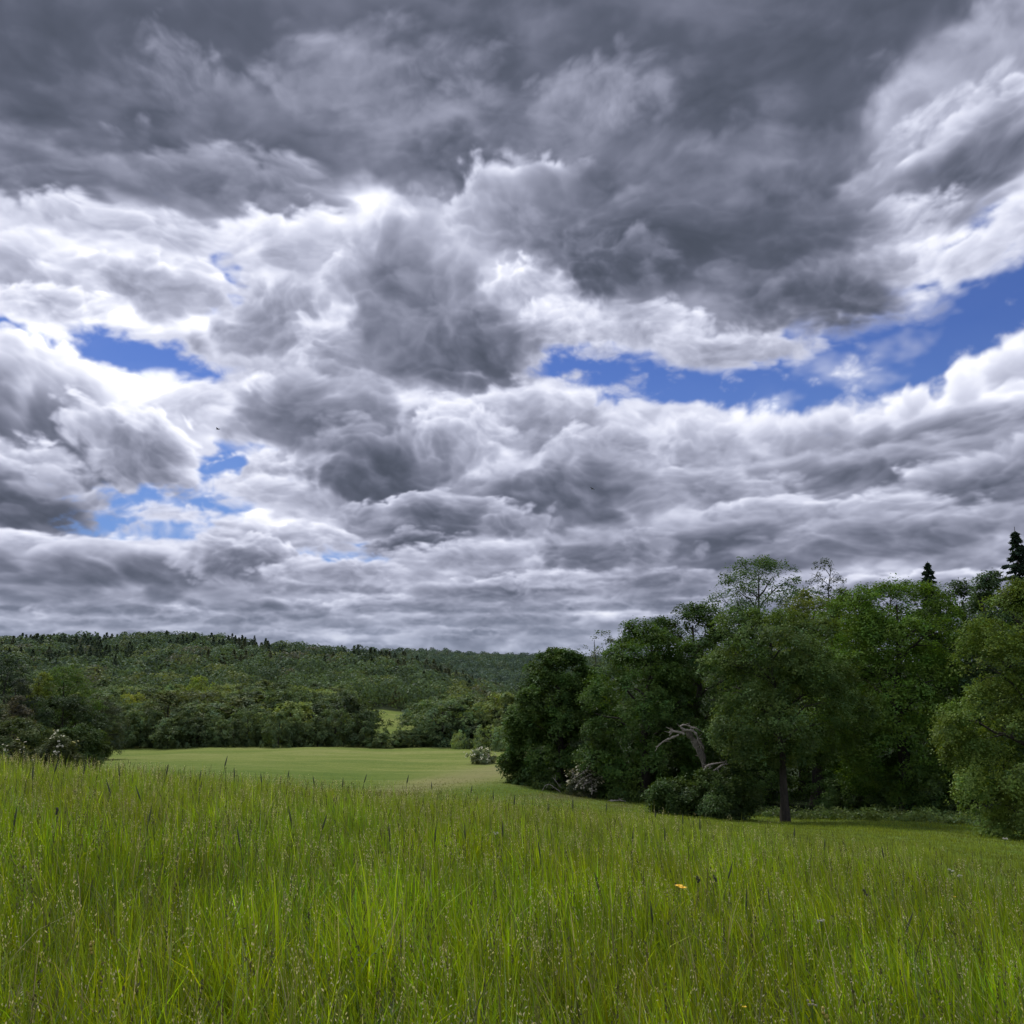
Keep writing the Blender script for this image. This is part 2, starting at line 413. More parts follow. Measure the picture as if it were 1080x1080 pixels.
# ------------------------------------------------------------------ materials
def mat_new(name):
    m = bpy.data.materials.new(name); m.use_nodes = True
    T = NT(m.node_tree); T.n.clear()
    return m, T
def mat_leaf(name, tint=(1, 1, 1), trans=.35, spread=.22, gloss=.012, use_obj=True):
    m, T = mat_new(name)
    col = T.new('ShaderNodeVertexColor', layer_name='Col').outputs[0]
    oi = T.new('ShaderNodeObjectInfo')
    if use_obj:
        col = T.mixc(1.0, col, oi.outputs['Color'], 'MULTIPLY')
    col = T.mixc(1.0, col, (tint[0], tint[1], tint[2], 1), 'MULTIPLY')
    pos = T.new('ShaderNodeNewGeometry').outputs['Position']
    nz = T.noise(pos, .45, 3, .6)
    hs = T.new('ShaderNodeHueSaturation')
    T.put(hs.inputs['Hue'], T.rng(nz, .3, .7, .487, .513)); T.put(hs.inputs['Saturation'], 1.0)
    T.put(hs.inputs['Value'], T.rng(nz, .25, .75, 1 - spread, 1 + spread)); T.put(hs.inputs['Color'], col)
    c = hs.outputs[0]
    d = T.new('ShaderNodeBsdfDiffuse'); T.put(d.inputs[0], c)
    t = T.new('ShaderNodeBsdfTranslucent'); T.put(t.inputs[0], T.mixc(1.0, c, (1.15, 1.1, .55, 1), 'MULTIPLY'))
    mx = T.new('ShaderNodeMixShader'); mx.inputs[0].default_value = trans
    T.l.new(d.outputs[0], mx.inputs[1]); T.l.new(t.outputs[0], mx.inputs[2])
    g = T.new('ShaderNodeBsdfGlossy'); g.inputs['Roughness'].default_value = .45; g.inputs[0].default_value = (.8, .85, .9, 1)
    m2 = T.new('ShaderNodeMixShader'); m2.inputs[0].default_value = gloss
    T.l.new(mx.outputs[0], m2.inputs[1]); T.l.new(g.outputs[0], m2.inputs[2])
    o = T.new('ShaderNodeOutputMaterial'); T.l.new(m2.outputs[0], o.inputs[0])
    return m
def mat_bark(name, c1, c2, scale=6):
    m, T = mat_new(name)
    tc = T.new('ShaderNodeTexCoord').outputs['Object']
    mp = T.v('MULTIPLY', tc, (1, 1, .22))
    n = T.noise(mp, scale, 7, .65); w = T.noise(mp, scale * 4, 4, .6)
    c = T.ramp(n, [(.32, c1), (.68, c2)])
    c = T.mixc(T.rng(w, .4, .7), c, (c1[0] * .5, c1[1] * .5, c1[2] * .5, 1))
    b = T.new('ShaderNodeBsdfPrincipled'); T.put(b.inputs['Base Color'], c); b.inputs['Roughness'].default_value = .9
    bp = T.new('ShaderNodeBump'); bp.inputs['Strength'].default_value = .8; bp.inputs['Distance'].default_value = .05
    T.put(bp.inputs['Height'], w); T.l.new(bp.outputs[0], b.inputs['Normal'])
    o = T.new('ShaderNodeOutputMaterial'); T.l.new(b.outputs[0], o.inputs[0])
    return m
M_LEAF = mat_leaf('leaves')
M_BARK = mat_bark('bark', (.022, .018, .014), (.07, .058, .046))
M_DEAD = mat_bark('dead_wood', (.20, .175, .15), (.46, .42, .36), 9)
M_FLOWER = mat_leaf('blossom', (1, 1, 1), .25, .12, .0, False)
M_GRASS = mat_leaf('grass_blades', (1, 1, 1), .45, .16, .018, False)
# ------------------------------------------------------------------ the lie of the land
# slope s(px, Y): the ground lies at z = -1.6 - s * Y in the direction px at distance Y ahead
PA, PB = .090, .080
_ctl = []
def _c(px, Y, py=None, s=None):
    if s is None: s = (py - HOR) / FPX - 1.6 / Y
    _ctl.append((px / 400.0, math.log(Y), s))
for _px in (-250, 60, 250, 430, 600, 760, 920, 1080, 1330):
    for _Y in (2, 5, 11, 21):
        _c(_px, _Y, s=PA + PB * (_px - 540) / FPX)
for a in [(-250, 50, None, .075), (-250, 110, None, .085), (-250, 200, None, .06), (60, 45, None, .075), (60, 80, None, .088), (120, 120, 802, None), (120, 200, 789, None),
          (250, 60, None, .092), (250, 120, 803, None), (250, 210, 784, None), (0, 200, 790, None),
          (430, 75, 829, None), (430, 105, 815, None), (430, 150, 799, None), (430, 215, 784, None),
          (560, 86, 822, None), (500, 140, 801, None), (530, 190, 789, None), (640, 82, 834, None), (700, 68, 846, None), (820, 61, 857, None), (940, 62, 853, None), (1050, 48, 871, None), (1330, 45, None, .15), (1330, 100, None, .12),
          (760, 110, None, .10), (1000, 110, None, .10), (760, 300, None, .03), (1050, 300, None, .02), (1330, 300, None, .02),
          (420, 290, 770, None), (420, 400, 749, None), (560, 290, 775, None), (560, 400, 765, None), (120, 300, 765, None), (120, 450, 735, None), (250, 300, 765, None), (250, 450, 737, None), (-250, 450, None, .02),
          (-250, 700, None, -.03), (0, 700, 686, None), (120, 700, 689, None), (250, 700, 689, None), (340, 700, 698, None), (430, 700, 709, None), (560, 700, 745, None), (760, 700, None, .01), (1330, 700, None, .01),
          (0, 950, None, -.016), (250, 950, None, -.012), (430, 950, None, .010), (560, 950, None, .022),
          (430, 1300, 698, None), (560, 1300, 705, None), (0, 1300, None, -.010), (760, 1300, 706, None), (1330, 1300, None, -.005), (-250, 1300, None, -.01),
          (0, 5000, None, 0), (430, 5000, None, 0), (760, 5000, None, 0), (1330, 5000, None, 0), (-250, 5000, None, 0)]:
    _c(a[0], a[1], a[2], a[3])
_ctl = np.array(_ctl)
def _tps(r2): return .5 * r2 * np.log(r2 + 1e-9)
_n = len(_ctl)
_A = np.zeros((_n + 3, _n + 3)); _d = ((_ctl[:, None, :2] - _ctl[None, :, :2]) ** 2).sum(-1)
_A[:_n, :_n] = _tps(_d) + np.eye(_n) * 2e-3; _A[:_n, _n] = 1; _A[:_n, _n + 1:] = _ctl[:, :2]; _A[_n:, :_n] = _A[:_n, _n:].T
_w = np.linalg.solve(_A, np.concatenate([_ctl[:, 2], [0, 0, 0]]))
def ground(x, y):
    x = np.atleast_1d(np.asarray(x, float)); y = np.atleast_1d(np.asarray(y, float))
    r = np.hypot(x, y) + 1e-6
    Ye = np.maximum(y, .35 * r)
    px = np.clip(540 + FPX * x / Ye, -250, 1330)
    Yc = np.clip(Ye, 1.5, 6000)
    P = np.stack([px / 400.0, np.log(Yc)], -1)
    s = np.empty(len(P))
    for i in range(0, len(P), 20000):
        d = ((P[i:i + 20000, None] - _ctl[None, :, :2]) ** 2).sum(-1)
        s[i:i + 20000] = _tps(d) @ _w[:_n] + _w[_n] + P[i:i + 20000] @ _w[_n + 1:]
    front = -s * Ye
    back = -(PA * y + PB * x) / (1 + (r / 60.0) ** 1.0)
    t = sstep(-.1, .35, y / r)
    rough = .05 * perlin(x * .7, y * .7, 3) * sstep(1, 10, r) + .35 * perlin(x * .06, y * .06, 5) * sstep(30, 120, r) + 4.5 * perlin(x * .009, y * .009, 6) * sstep(300, 600, r)
    return -1.6 + front * t + back * (1 - t) + rough
def gz(x, y): return float(ground(x, y)[0])
def place(px, Y):
    """foot point on the ground in the direction px at distance Y ahead"""
    x = (px - 540) / FPX * Y
    return Vector((x, Y, gz(x, Y)))
def foot_py(px, Y):
    p = place(px, Y); return HOR - p.z / Y * FPX

def zones(x, y):
    """brown trampled grass, bare earth by the wood, wooded floor"""
    r = np.hypot(x, y) + 1e-6
    Ye = np.maximum(y, 1e-3); px = 540 + FPX * x / Ye
    py = HOR - ground(x, y) / Ye * FPX
    brown = np.exp(-((py - (833 - (px - 400) * .20)) / 8.5) ** 2) * sstep(300, 450, px) * (1 - sstep(560, 600, px)) * (y > 60)
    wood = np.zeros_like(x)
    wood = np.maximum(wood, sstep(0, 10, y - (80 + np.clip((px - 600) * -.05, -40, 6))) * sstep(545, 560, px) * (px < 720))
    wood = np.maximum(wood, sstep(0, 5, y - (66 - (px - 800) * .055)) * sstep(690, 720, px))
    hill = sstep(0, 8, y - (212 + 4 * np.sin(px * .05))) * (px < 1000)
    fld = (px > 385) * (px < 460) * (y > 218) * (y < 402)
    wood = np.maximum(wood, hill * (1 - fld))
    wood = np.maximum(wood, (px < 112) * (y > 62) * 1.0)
    earth = np.exp(-(((px - 600) / 45.0) ** 2 + ((py - 833) / 4.0) ** 2)) * (y > 50) + np.exp(-(((px - 553) / 12.0) ** 2 + ((py - 819) / 4.0) ** 2)) * (y > 50) + .8 * np.exp(-(((px - 650) / 16.0) ** 2 + ((py - 842) / 2.5) ** 2)) * (y > 50)
    return np.stack([np.clip(brown, 0, 1), np.clip(wood, 0, 1), np.clip(earth, 0, 1)], -1)

def make_ground():
    na = 900
    rr = np.concatenate([[0.0], np.geomspace(.5, 9000, 380)])
    # finer spokes ahead of the camera
    t = np.linspace(-1, 1, na, endpoint=False); az = np.pi * (.35 * t + .65 * t ** 3)
    Rr, Az = np.meshgrid(rr[1:], az, indexing='ij')
    X = Rr * np.sin(Az); Y = Rr * np.cos(Az)
    x = np.concatenate([[0.0], X.ravel()]); y = np.concatenate([[0.0], Y.ravel()])
    z = ground(x, y); z[0] = -1.6
    V = np.stack([x, y, z], -1)
    nr = len(rr) - 1
    i = np.arange(nr - 1)[:, None] * na + 1; j = np.arange(na)[None]; j2 = (j + 1) % na
    q = np.stack([i + j, i + na + j, i + na + j2, i + j2], -1).reshape(-1, 4)[:, ::-1]
    tri = np.stack([np.zeros(na, int), 1 + np.arange(na), 1 + (np.arange(na) + 1) % na], -1)[:, ::-1]
    m, T = mat_new('meadow_ground')
    vc = T.new('ShaderNodeVertexColor', layer_name='Col').outputs[0]
    sc = T.new('ShaderNodeSeparateColor'); T.put(sc.inputs[0], vc); br, wd, ea = sc.outputs[0], sc.outputs[1], sc.outputs[2]
    pos = T.new('ShaderNodeNewGeometry').outputs['Position']
    n1 = T.noise(T.v('MULTIPLY', pos, (.7, 1.6, 1)), .045, 6, .65); n2 = T.noise(pos, .5, 6, .65); n3 = T.noise(T.v('MULTIPLY', pos, (1, .35, 1)), 3.0, 6, .7)
    c = T.ramp(n1, [(.38, (.112, .160, .024)), (.50, (.165, .200, .040)), (.62, (.225, .238, .072))])
    c = T.mixc(T.rng(n2, .38, .68, 0, .6), c, (.115, .165, .026, 1))
    c = T.mixc(T.rng(n3, .45, .75, 0, .45), c, (.27, .27, .11, 1))
    c = T.mixc(T.m('MULTIPLY', br, T.rng(n2, .3, .7, .35, .75)), c, (.250, .215, .110, 1))
    c = T.mixc(T.m('MULTIPLY', ea, T.rng(n3, .35, .6, .2, 1)), c, (.16, .12, .085, 1))
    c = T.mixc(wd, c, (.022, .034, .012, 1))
    fy = T.sep(pos)
    c = T.mixc(T.m('MULTIPLY', T.rng(T.m('ADD', T.m('MULTIPLY_ADD', fy[0], .5, fy[1]), T.m('MULTIPLY', n1, 30)), 112, 138, .75, 0, True), T.rng(br, 0, .5, 1, 0)), c, T.mixc(1.0, c, (.62, .78, .5, 1), 'MULTIPLY'))
    ln = T.noise(T.v('MULTIPLY', pos, (.05, .9, 0)), 1.0, 4, .6)
    c = T.mixc(T.rng(ln, .42, .62, 0, .5), c, T.mixc(1.0, c, (.62, .72, .6, 1), 'MULTIPLY'))
    n4 = T.noise(pos, 1.7, 3, .8)
    c = T.mixc(T.rng(n4, .52, .62, 0, .5), c, T.mixc(1.0, c, (.55, .66, .5, 1), 'MULTIPLY'))
    b = T.new('ShaderNodeBsdfPrincipled'); T.put(b.inputs['Base Color'], c); b.inputs['Roughness'].default_value = 1.0
    b.inputs['Specular IOR Level'].default_value = .1
    bp = T.new('ShaderNodeBump'); bp.inputs['Strength'].default_value = .7; bp.inputs['Distance'].default_value = .25
    T.put(bp.inputs['Height'], T.m('ADD', n3, n2)); T.l.new(bp.outputs[0], b.inputs['Normal'])
    o = T.new('ShaderNodeOutputMaterial'); T.l.new(b.outputs[0], o.inputs[0])
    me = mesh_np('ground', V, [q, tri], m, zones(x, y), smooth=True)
    link('ground', me, kind='structure', label='rolling green meadow falling away to a valley field and a wooded hill')
# ------------------------------------------------------------------ foliage
def envelope(kind, h):
    """crown radius at height fraction h (0 bottom, 1 top), widest = 1"""
    P = {'oval':   [(0, .62), (.15, .86), (.4, 1), (.65, .92), (.85, .62), (.95, .35), (1, .08)],
         'broad':  [(0, .55), (.2, .9), (.45, 1), (.7, .93), (.88, .66), (.97, .35), (1, .1)],
         'skirt':  [(0, .88), (.15, 1), (.4, .98), (.65, .85), (.85, .58), (.96, .3), (1, .08)],
         'round':  [(0, .5), (.2, .85), (.5, 1), (.8, .75), (.93, .45), (1, .1)],
         'dome':   [(0, .92), (.3, 1), (.6, .86), (.85, .52), (.96, .28), (1, .1)],
         'tall':   [(0, .35), (.25, .7), (.5, .95), (.7, 1), (.87, .7), (.96, .4), (1, .1)],
         'cone':   [(0, .9), (.08, 1), (.3, .74), (.6, .42), (.85, .16), (1, .02)]}[kind]
    a = np.array(P); return np.interp(h, a[:, 0], a[:, 1])

def crown_points(kind, H, W, z0, n, rs, lump=.28, inner=.25, seed=0, depth=1.0):
    """spray centres and outward directions: boughs (lobes) gathered over an envelope"""
    hs = np.linspace(0, 1, 200); pr = envelope(kind, hs) + .10; cdf = np.cumsum(pr); cdf /= cdf[-1]
    M = int(np.clip(20 + 34 * H / W, 26, 70))
    q = (np.arange(M) + rs.random(M)) / M; lh = np.interp(q, cdf, hs); lth = np.arange(M) * 2.39996 + rs.normal(0, .35, M)
    lh = np.clip(lh + rs.normal(0, .03, M), 0, .97)
    rl = W * (.125 + .085 * rs.random(M)) * (.75 + .25 * envelope(kind, lh))
    le = np.maximum(envelope(kind, lh) * W / 2 * (1 + lump * .55 * rs.normal(0, 1, M).clip(-1.3, 1.3)) - rl * .72, 0)
    lz = np.minimum(z0 + lh * H, z0 + H - rl * .75); lz = np.maximum(lz, z0 + rl * .35)
    L = np.stack([np.cos(lth) * le, np.sin(lth) * le * depth, lz], -1)
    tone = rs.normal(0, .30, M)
    w = rl ** 2; i = rs.choice(M, n, p=w / w.sum())
    mid = np.array([0, 0, z0 + H * .42])
    out = unit((L - mid) * np.array([1, 1, .75]) + np.array([0, 0, .12 * H]))
    D = unit(rs.normal(0, 1, (n, 3)) + out[i] * 1.05 + np.array([0, 0, .30]))
    rr = np.where(rs.random(n) < inner, .35 + .4 * rs.random(n), .82 + .30 * rs.random(n) ** 2)
    P = L[i] + D * (rl[i] * rr)[:, None] * np.array([1.15, 1.15 * depth, .82])
    P[:, 2] = np.maximum(P[:, 2], z0 + .05 * rs.random(n) * H)
    h = np.clip((P[:, 2] - z0) / H, 0, 1)
    N = unit(D * .8 + out[i] * .4)
    return P, N, tone[i] + .30 * np.clip(D[:, 2], -1, 1), h  # upward sprays get a lighter tone: top light put into the leaf colour

def sprays(P, N, rs, k, srad, leaf, base, lum, var=.25, droop=.25, flat=.25):
    """k leaves scattered over a tilted disc at each spray centre"""
    n = len(P)
    up = np.array([0, 0, 1.0])
    A = unit(N * .55 + up * .75 + rs.normal(0, .25, (n, 3)))          # disc normal
    U = unit(np.cross(A, rs.normal(0, 1, (n, 3)))); Vv = np.cross(A, U)
    a = rs.random((n, k)) * 2 * np.pi; r = np.sqrt(rs.random((n, k))) * srad * (.6 + .8 * rs.random((n, 1)))
    C = P[:, None] + U[:, None] * (np.cos(a) * r)[..., None] + Vv[:, None] * (np.sin(a) * r)[..., None] * .8
    C = C + A[:, None] * rs.normal(0, flat * srad, (n, k))[..., None]
    C[..., 2] -= droop * r * r / srad
    C = C.reshape(-1, 3); m = n * k
    nn = unit(np.repeat(A, k, 0) + rs.normal(0, .32, (m, 3)))
    L = unit(np.cross(nn, rs.normal(0, 1, (m, 3)))); Wd = np.cross(nn, L)
    s = leaf * (.6 + .8 * rs.random((m, 1)))
    V, F = quads(C, L * s * .62, Wd * s * .40)
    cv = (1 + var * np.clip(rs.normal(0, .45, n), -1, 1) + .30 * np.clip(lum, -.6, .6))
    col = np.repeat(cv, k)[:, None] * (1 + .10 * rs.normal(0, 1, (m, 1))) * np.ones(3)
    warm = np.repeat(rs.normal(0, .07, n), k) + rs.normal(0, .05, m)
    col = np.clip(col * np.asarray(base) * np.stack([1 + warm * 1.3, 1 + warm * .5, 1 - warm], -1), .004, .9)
    return V, F, np.repeat(col, 4, 0), A

def limbs_mesh(kind, H, W, z0, Ht, rs, tr, nlimb, name='trunk', mat=None, lean=0.0, bare=False):
    tb = Tubes()
    zz = np.linspace(-.4, z0 + H * .86, 9)
    wob = np.cumsum(rs.normal(0, .010 * Ht, (9, 2)), 0) ; wob -= wob[2]; wob[:3] = 0
    ln = lean * (np.maximum(zz, 0) / Ht) ** 1.3
    ax = np.stack([wob[:, 0] + ln, wob[:, 1], zz], -1)
    tb.add(ax, tr * (1 - .86 * np.linspace(0, 1, 9) ** 1.1), 10, .75, rs.random() * 6)
    for i in range(nlimb):
        t = .18 + .74 * (i + rs.random()) / nlimb
        zb = max(z0 * .85, .1 * Ht) + (z0 + H * .8 - max(z0 * .85, .1 * Ht)) * t
        p0 = np.array([np.interp(zb, zz, ax[:, 0]), np.interp(zb, zz, ax[:, 1]), zb])
        th = i * 2.4 + rs.random(); he = min(1.0, max(0.02, (zb - z0) / H + .10 + .12 * rs.random()))
        rad = envelope(kind, he) * W / 2 * .88
        p1 = np.array([math.cos(th) * rad, math.sin(th) * rad, z0 + he * H])
        k = np.linspace(0, 1, 6)[:, None]
        P = p0 + (p1 - p0) * k + np.array([0, 0, 1]) * (np.sin(k * np.pi) * .10 * rad) + rs.normal(0, .03 * rad, (6, 3)) * (k > 0)
        r0 = tr * (.42 - .22 * t)
        tb.add(P, r0 * (1 - .88 * k[:, 0]), 5, 0, i)
        for j in range(4 if not bare else 7):
            kk = rs.integers(2, 5); q0 = P[kk]
            dd = unit(P[kk] - P[kk - 1] + rs.normal(0, .6, 3) * np.linalg.norm(P[kk] - P[kk - 1]))
            ll = rad * (.25 + .3 * rs.random())
            Q = q0 + dd * ll * np.linspace(0, 1, 4)[:, None] + rs.normal(0, .03 * ll, (4, 3)) * np.linspace(0, 1, 4)[:, None]
            tb.add(Q, r0 * (1 - .88 * k[kk, 0]) * .6 * np.array([1, .7, .4, .12]), 4)
    return tb.mesh(name, mat or M_BARK)

def crown_mesh(kind, H, W, z0, rs, nsp, k, srad, leaf, base, seed, lump=.28, inner=.25, droop=.25, sparse=0.0, depth=1.0, mat=None, lean=0.0, Ht=1.0, flat=.25, var=.25, name='crown'):
    P, N, lum, h = crown_points(kind, H, W, z0, nsp, rs, lump, inner, seed, depth)
    if sparse > 0:
        g = perlin(P[:, 0] * 2.2 / W * 3 + seed, P[:, 2] * 2.2 / W * 3 + P[:, 1] * 1.3 / W * 3, seed % 40)
        kp = g > (-.45 + sparse); P, N, lum, h = P[kp], N[kp], lum[kp], h[kp]
    P[:, 0] += lean * (P[:, 2] / Ht) ** 1.3
    V, F, C, A = sprays(P, N, rs, k, srad, leaf, base, lum, var, droop, flat)
    return mesh_np(name, V, [F], mat or M_LEAF, C), P, N, h

def blossom_mesh(P, N, h, rs, n, size, name='blossom', lo=.25):
    w = np.nonzero((h > lo) & (N[:, 2] > -.1))[0]
    i = w[rs.integers(0, len(w), n // 6)]
    C = np.repeat(P[i] + N[i] * size * 1.2, 6, 0) + rs.normal(0, size * .9, (len(i) * 6, 3))
    m = len(C)
    nn = unit(np.repeat(N[i], 6, 0) + np.array([0, 0, .6]) + rs.normal(0, .5, (m, 3)))
    L = unit(np.cross(nn, rs.normal(0, 1, (m, 3)))); Wd = np.cross(nn, L)
    s = size * (.6 + .8 * rs.random((m, 1)))
    V, F = quads(C, L * s * .6, Wd * s * .6)
    col = np.repeat(np.array([.66, .64, .50]) * (.75 + .4 * rs.random((m, 1))), 4, 0)
    return mesh_np(name, V, [F], M_FLOWER, col)

def hero(name, px, Y, top, wpx, kind, base, label, cat='tree', low=.05, n=1200, k=24, srad=None, leaf=.2, seed=1, lump=.28, inner=.25, droop=.25,
         sparse=0.0, depth=1.0, tr=None, nlimb=10, lean=0.0, blossom=0, bsize=.16, flat=.25, var=.25, group=None, trunk='trunk', crown='crown', bdark=False, sink=0.0):
    rs = np.random.default_rng(seed * 101 + 5)
    p = place(px, Y); p.z -= sink
    Ht = p.z * -1 / Y * FPX; Ht = (HOR + Ht - top) / FPX * Y
    W = wpx / FPX * Y
    z0 = Ht * low; H = Ht - z0
    o = link(name, None, label=label, cat=cat, group=group, loc=p)
    tr = tr or .028 * Ht
    link(trunk, limbs_mesh(kind, H, W, z0, Ht, rs, tr, nlimb, trunk, None, lean), o)
    if k:
        k = int(k * 1.5); leaf = leaf * .80
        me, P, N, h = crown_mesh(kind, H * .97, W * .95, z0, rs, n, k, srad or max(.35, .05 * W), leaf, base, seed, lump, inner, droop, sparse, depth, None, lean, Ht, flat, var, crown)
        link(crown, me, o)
        if blossom: link('blossom', blossom_mesh(P, N, h, rs, blossom, bsize), o)
    return o

DK = (.064, .116, .024); MD = (.088, .150, .028); OL = (.095, .125, .034); LT = (.115, .180, .032); BL = (.062, .105, .044); GY = (.100, .138, .066); YG = (.16, .205, .030)

def right_wood():
    # ---- the row that faces the meadow, left to right
    hero('round_tree', 590, 88, 682, 106, 'skirt', DK, 'dark dense rounded tree at the valley end of the wood, leaves down to the ground', low=.0, n=3400, k=28, leaf=.22, seed=3, srad=.55, lump=.2, depth=.9)
    hero('ash_sapling', 633, 93, 664, 34, 'tall', GY, 'thin pale sapling poking up in the notch between two big dark trees', low=.5, n=150, k=14, leaf=.2, seed=4, sparse=.30, srad=.5, nlimb=8, tr=.14)
    hero('willow_bush', 627, 84, 742, 50, 'dome', GY, 'grey green bush filling the gap right of the dark rounded tree', 'bush', low=.0, n=420, k=24, leaf=.17, seed=5, srad=.45, trunk='stem', crown='foliage')
    hero('beech_tree', 676, 80, 650, 118, 'skirt', (.068, .124, .024), 'tall dark tree left of the dead snag, its lower left side hanging to the grass', low=.02, n=2200, k=26, leaf=.19, seed=6, srad=.55, lump=.34)
    hero('beech_tree', 728, 83, 634, 128, 'skirt', (.050, .092, .020), 'darkest big tree directly behind the dead snag, with a high rounded top', low=.06, n=2300, k=26, leaf=.19, seed=7, srad=.55, lump=.34)
    hero('ash_tree', 800, 92, 586, 104, 'tall', (.085, .145, .052), 'tall airy tree with an open blue green crown, highest of the wood left of centre', low=.40, n=1000, k=20, leaf=.22, seed=8, sparse=.20, srad=.75, nlimb=16, tr=.38, lump=.42)
    hero('oak_tree', 816, 60.5, 640, 146, 'broad', (.092, .146, .038), 'olive green tree standing on its own bare dark trunk at the edge of the meadow', low=.26, n=2700, k=26, leaf=.15, seed=9, srad=.5, lump=.42, tr=.27, nlimb=18, depth=.8, sparse=.02)
    hero('hazel_tree', 851, 80, 622, 88, 'broad', (.130, .175, .032), 'light yellowish green tree top showing above the olive tree with the bare trunk', low=.2, n=1000, k=22, leaf=.2, seed=10, srad=.6)
    hero('ash_tree', 871, 95, 586, 36, 'round', (.060, .085, .050), 'small thin round tree top with sky showing through, on the skyline above the wood', low=.72, n=120, k=16, leaf=.2, seed=12, sparse=.25, srad=.5, nlimb=12, tr=.22)
    hero('sycamore_tree', 940, 69, 608, 156, 'broad', (.100, .180, .026), 'broad bright green tree in layered sprays, widest in the right half of the wood', low=.06, n=3000, k=26, leaf=.18, seed=13, srad=.62, lump=.40, droop=.4, depth=.8)
    hero('sycamore_tree', 893, 79, 616, 70, 'broad', (.088, .145, .028), 'green tree wedged between the olive tree and the broad bright green tree', low=.1, n=1000, k=22, leaf=.2, seed=14, srad=.6)
    hero('larch_tree', 1010, 76, 604, 84, 'oval', (.055, .092, .032), 'dark tree with shadowy gaps right of the broad bright green tree', low=.05, n=1300, k=22, leaf=.19, seed=15, srad=.55, lump=.4, sparse=.05)
    hero('lime_tree', 1046, 66, 598, 80, 'oval', BL, 'blue green tree just behind the pale tree at the right edge', low=.05, n=1500, k=24, leaf=.18, seed=16, srad=.5, lump=.3)
    hero('willow_tree', 1080, 46, 606, 160, 'skirt', (.122, .182, .034), 'pale green tree at the right edge, nearest of the wood, drooping to the grass', low=.02, n=3600, k=26, leaf=.12, seed=17, srad=.42, lump=.42, droop=.7, depth=.85)
    # ---- behind
    back = [(612, 104, 706, 70, DK, 'low dark tree behind the grey green bush at the valley end'), (760, 98, 655, 110, DK, 'shaded tree hidden behind the left side of the olive tree'), (700, 100, 650, 110, DK, 'shaded tree behind the two big dark beech trees'),
            (838, 96, 640, 110, MD, 'dark tree under the light yellowish tree top'), (905, 96, 628, 110, DK, 'dark tree behind the broad bright green tree, left side'), (975, 92, 612, 100, MD, 'green tree top under the small dark fir on the skyline'),
            (1040, 92, 606, 100, DK, 'dark tree behind the blue green tree'), (1110, 78, 590, 110, DK, 'dark tree behind the pale tree at the right edge')]
    for i, (px, Y, top, w, c, lb) in enumerate(back):
        hero('dense_tree', px, Y, top, w, 'oval', c, lb, low=.0, n=900, k=20, leaf=.26, seed=30 + i, srad=.75, lump=.3)
    hero('bare_tree', 938, 82, 598, 60, 'round', MD, 'bare grey twigs of a dead tree top above the broad bright green tree', low=.55, k=0, seed=40, nlimb=26, tr=.16)
    # ---- shaded understorey
    under = [(704, 61, 815, 46, (.050, .088, .020), 'leafy scrub bush below the dead snag, left of three'), (740, 60, 806, 54, (.056, .092, .022), 'leafy scrub bush below the dead snag, in front of its trunk'), (764, 61, 804, 38, (.044, .074, .022), 'leafy scrub bush between the dead snag and the bare trunk'),
             (872, 74, 806, 70, DK, 'dark bush in deep shade right of the bare trunk'), (915, 72, 790, 90, DK, 'dark bush in deep shade below the broad bright green tree'), (968, 66, 800, 70, DK, 'dark bush in deep shade left of the pale drooping tree'), (796, 80, 792, 60, DK, 'dark bush in deep shade behind the bare trunk'),
             (655, 82, 800, 50, (.058, .085, .022), 'low green bush at the foot of the tall dark beech')]
    for i, (px, Y, top, w, c, lb) in enumerate(under):
        hero('scrub_bush', px, Y, top, w, 'round', c, lb, 'bush', low=.0, n=420, k=22, leaf=.15, seed=50 + i, srad=.42, lump=.9, sparse=.08, trunk='stem', crown='foliage', nlimb=7, tr=.06, sink=.1)
    hero('elder_bush', 613, 79, 801, 34, 'dome', (.10, .115, .06), 'bush with cream blossom at the foot of the wood, by pale fallen twigs', 'bush', low=.0, n=260, k=18, leaf=.13, seed=70, srad=.3, lump=.4, trunk='stem', crown='foliage', nlimb=8, tr=.05, blossom=420, bsize=.15)
    hero('elder_bush', 509, 140, 786, 22, 'dome', (.16, .20, .09), 'solitary round bush with white blossom standing in the open valley field', 'bush', low=.0, n=260, k=18, leaf=.2, seed=71, srad=.36, lump=.9, trunk='stem', crown='foliage', nlimb=6, tr=.05, blossom=300, bsize=.18)

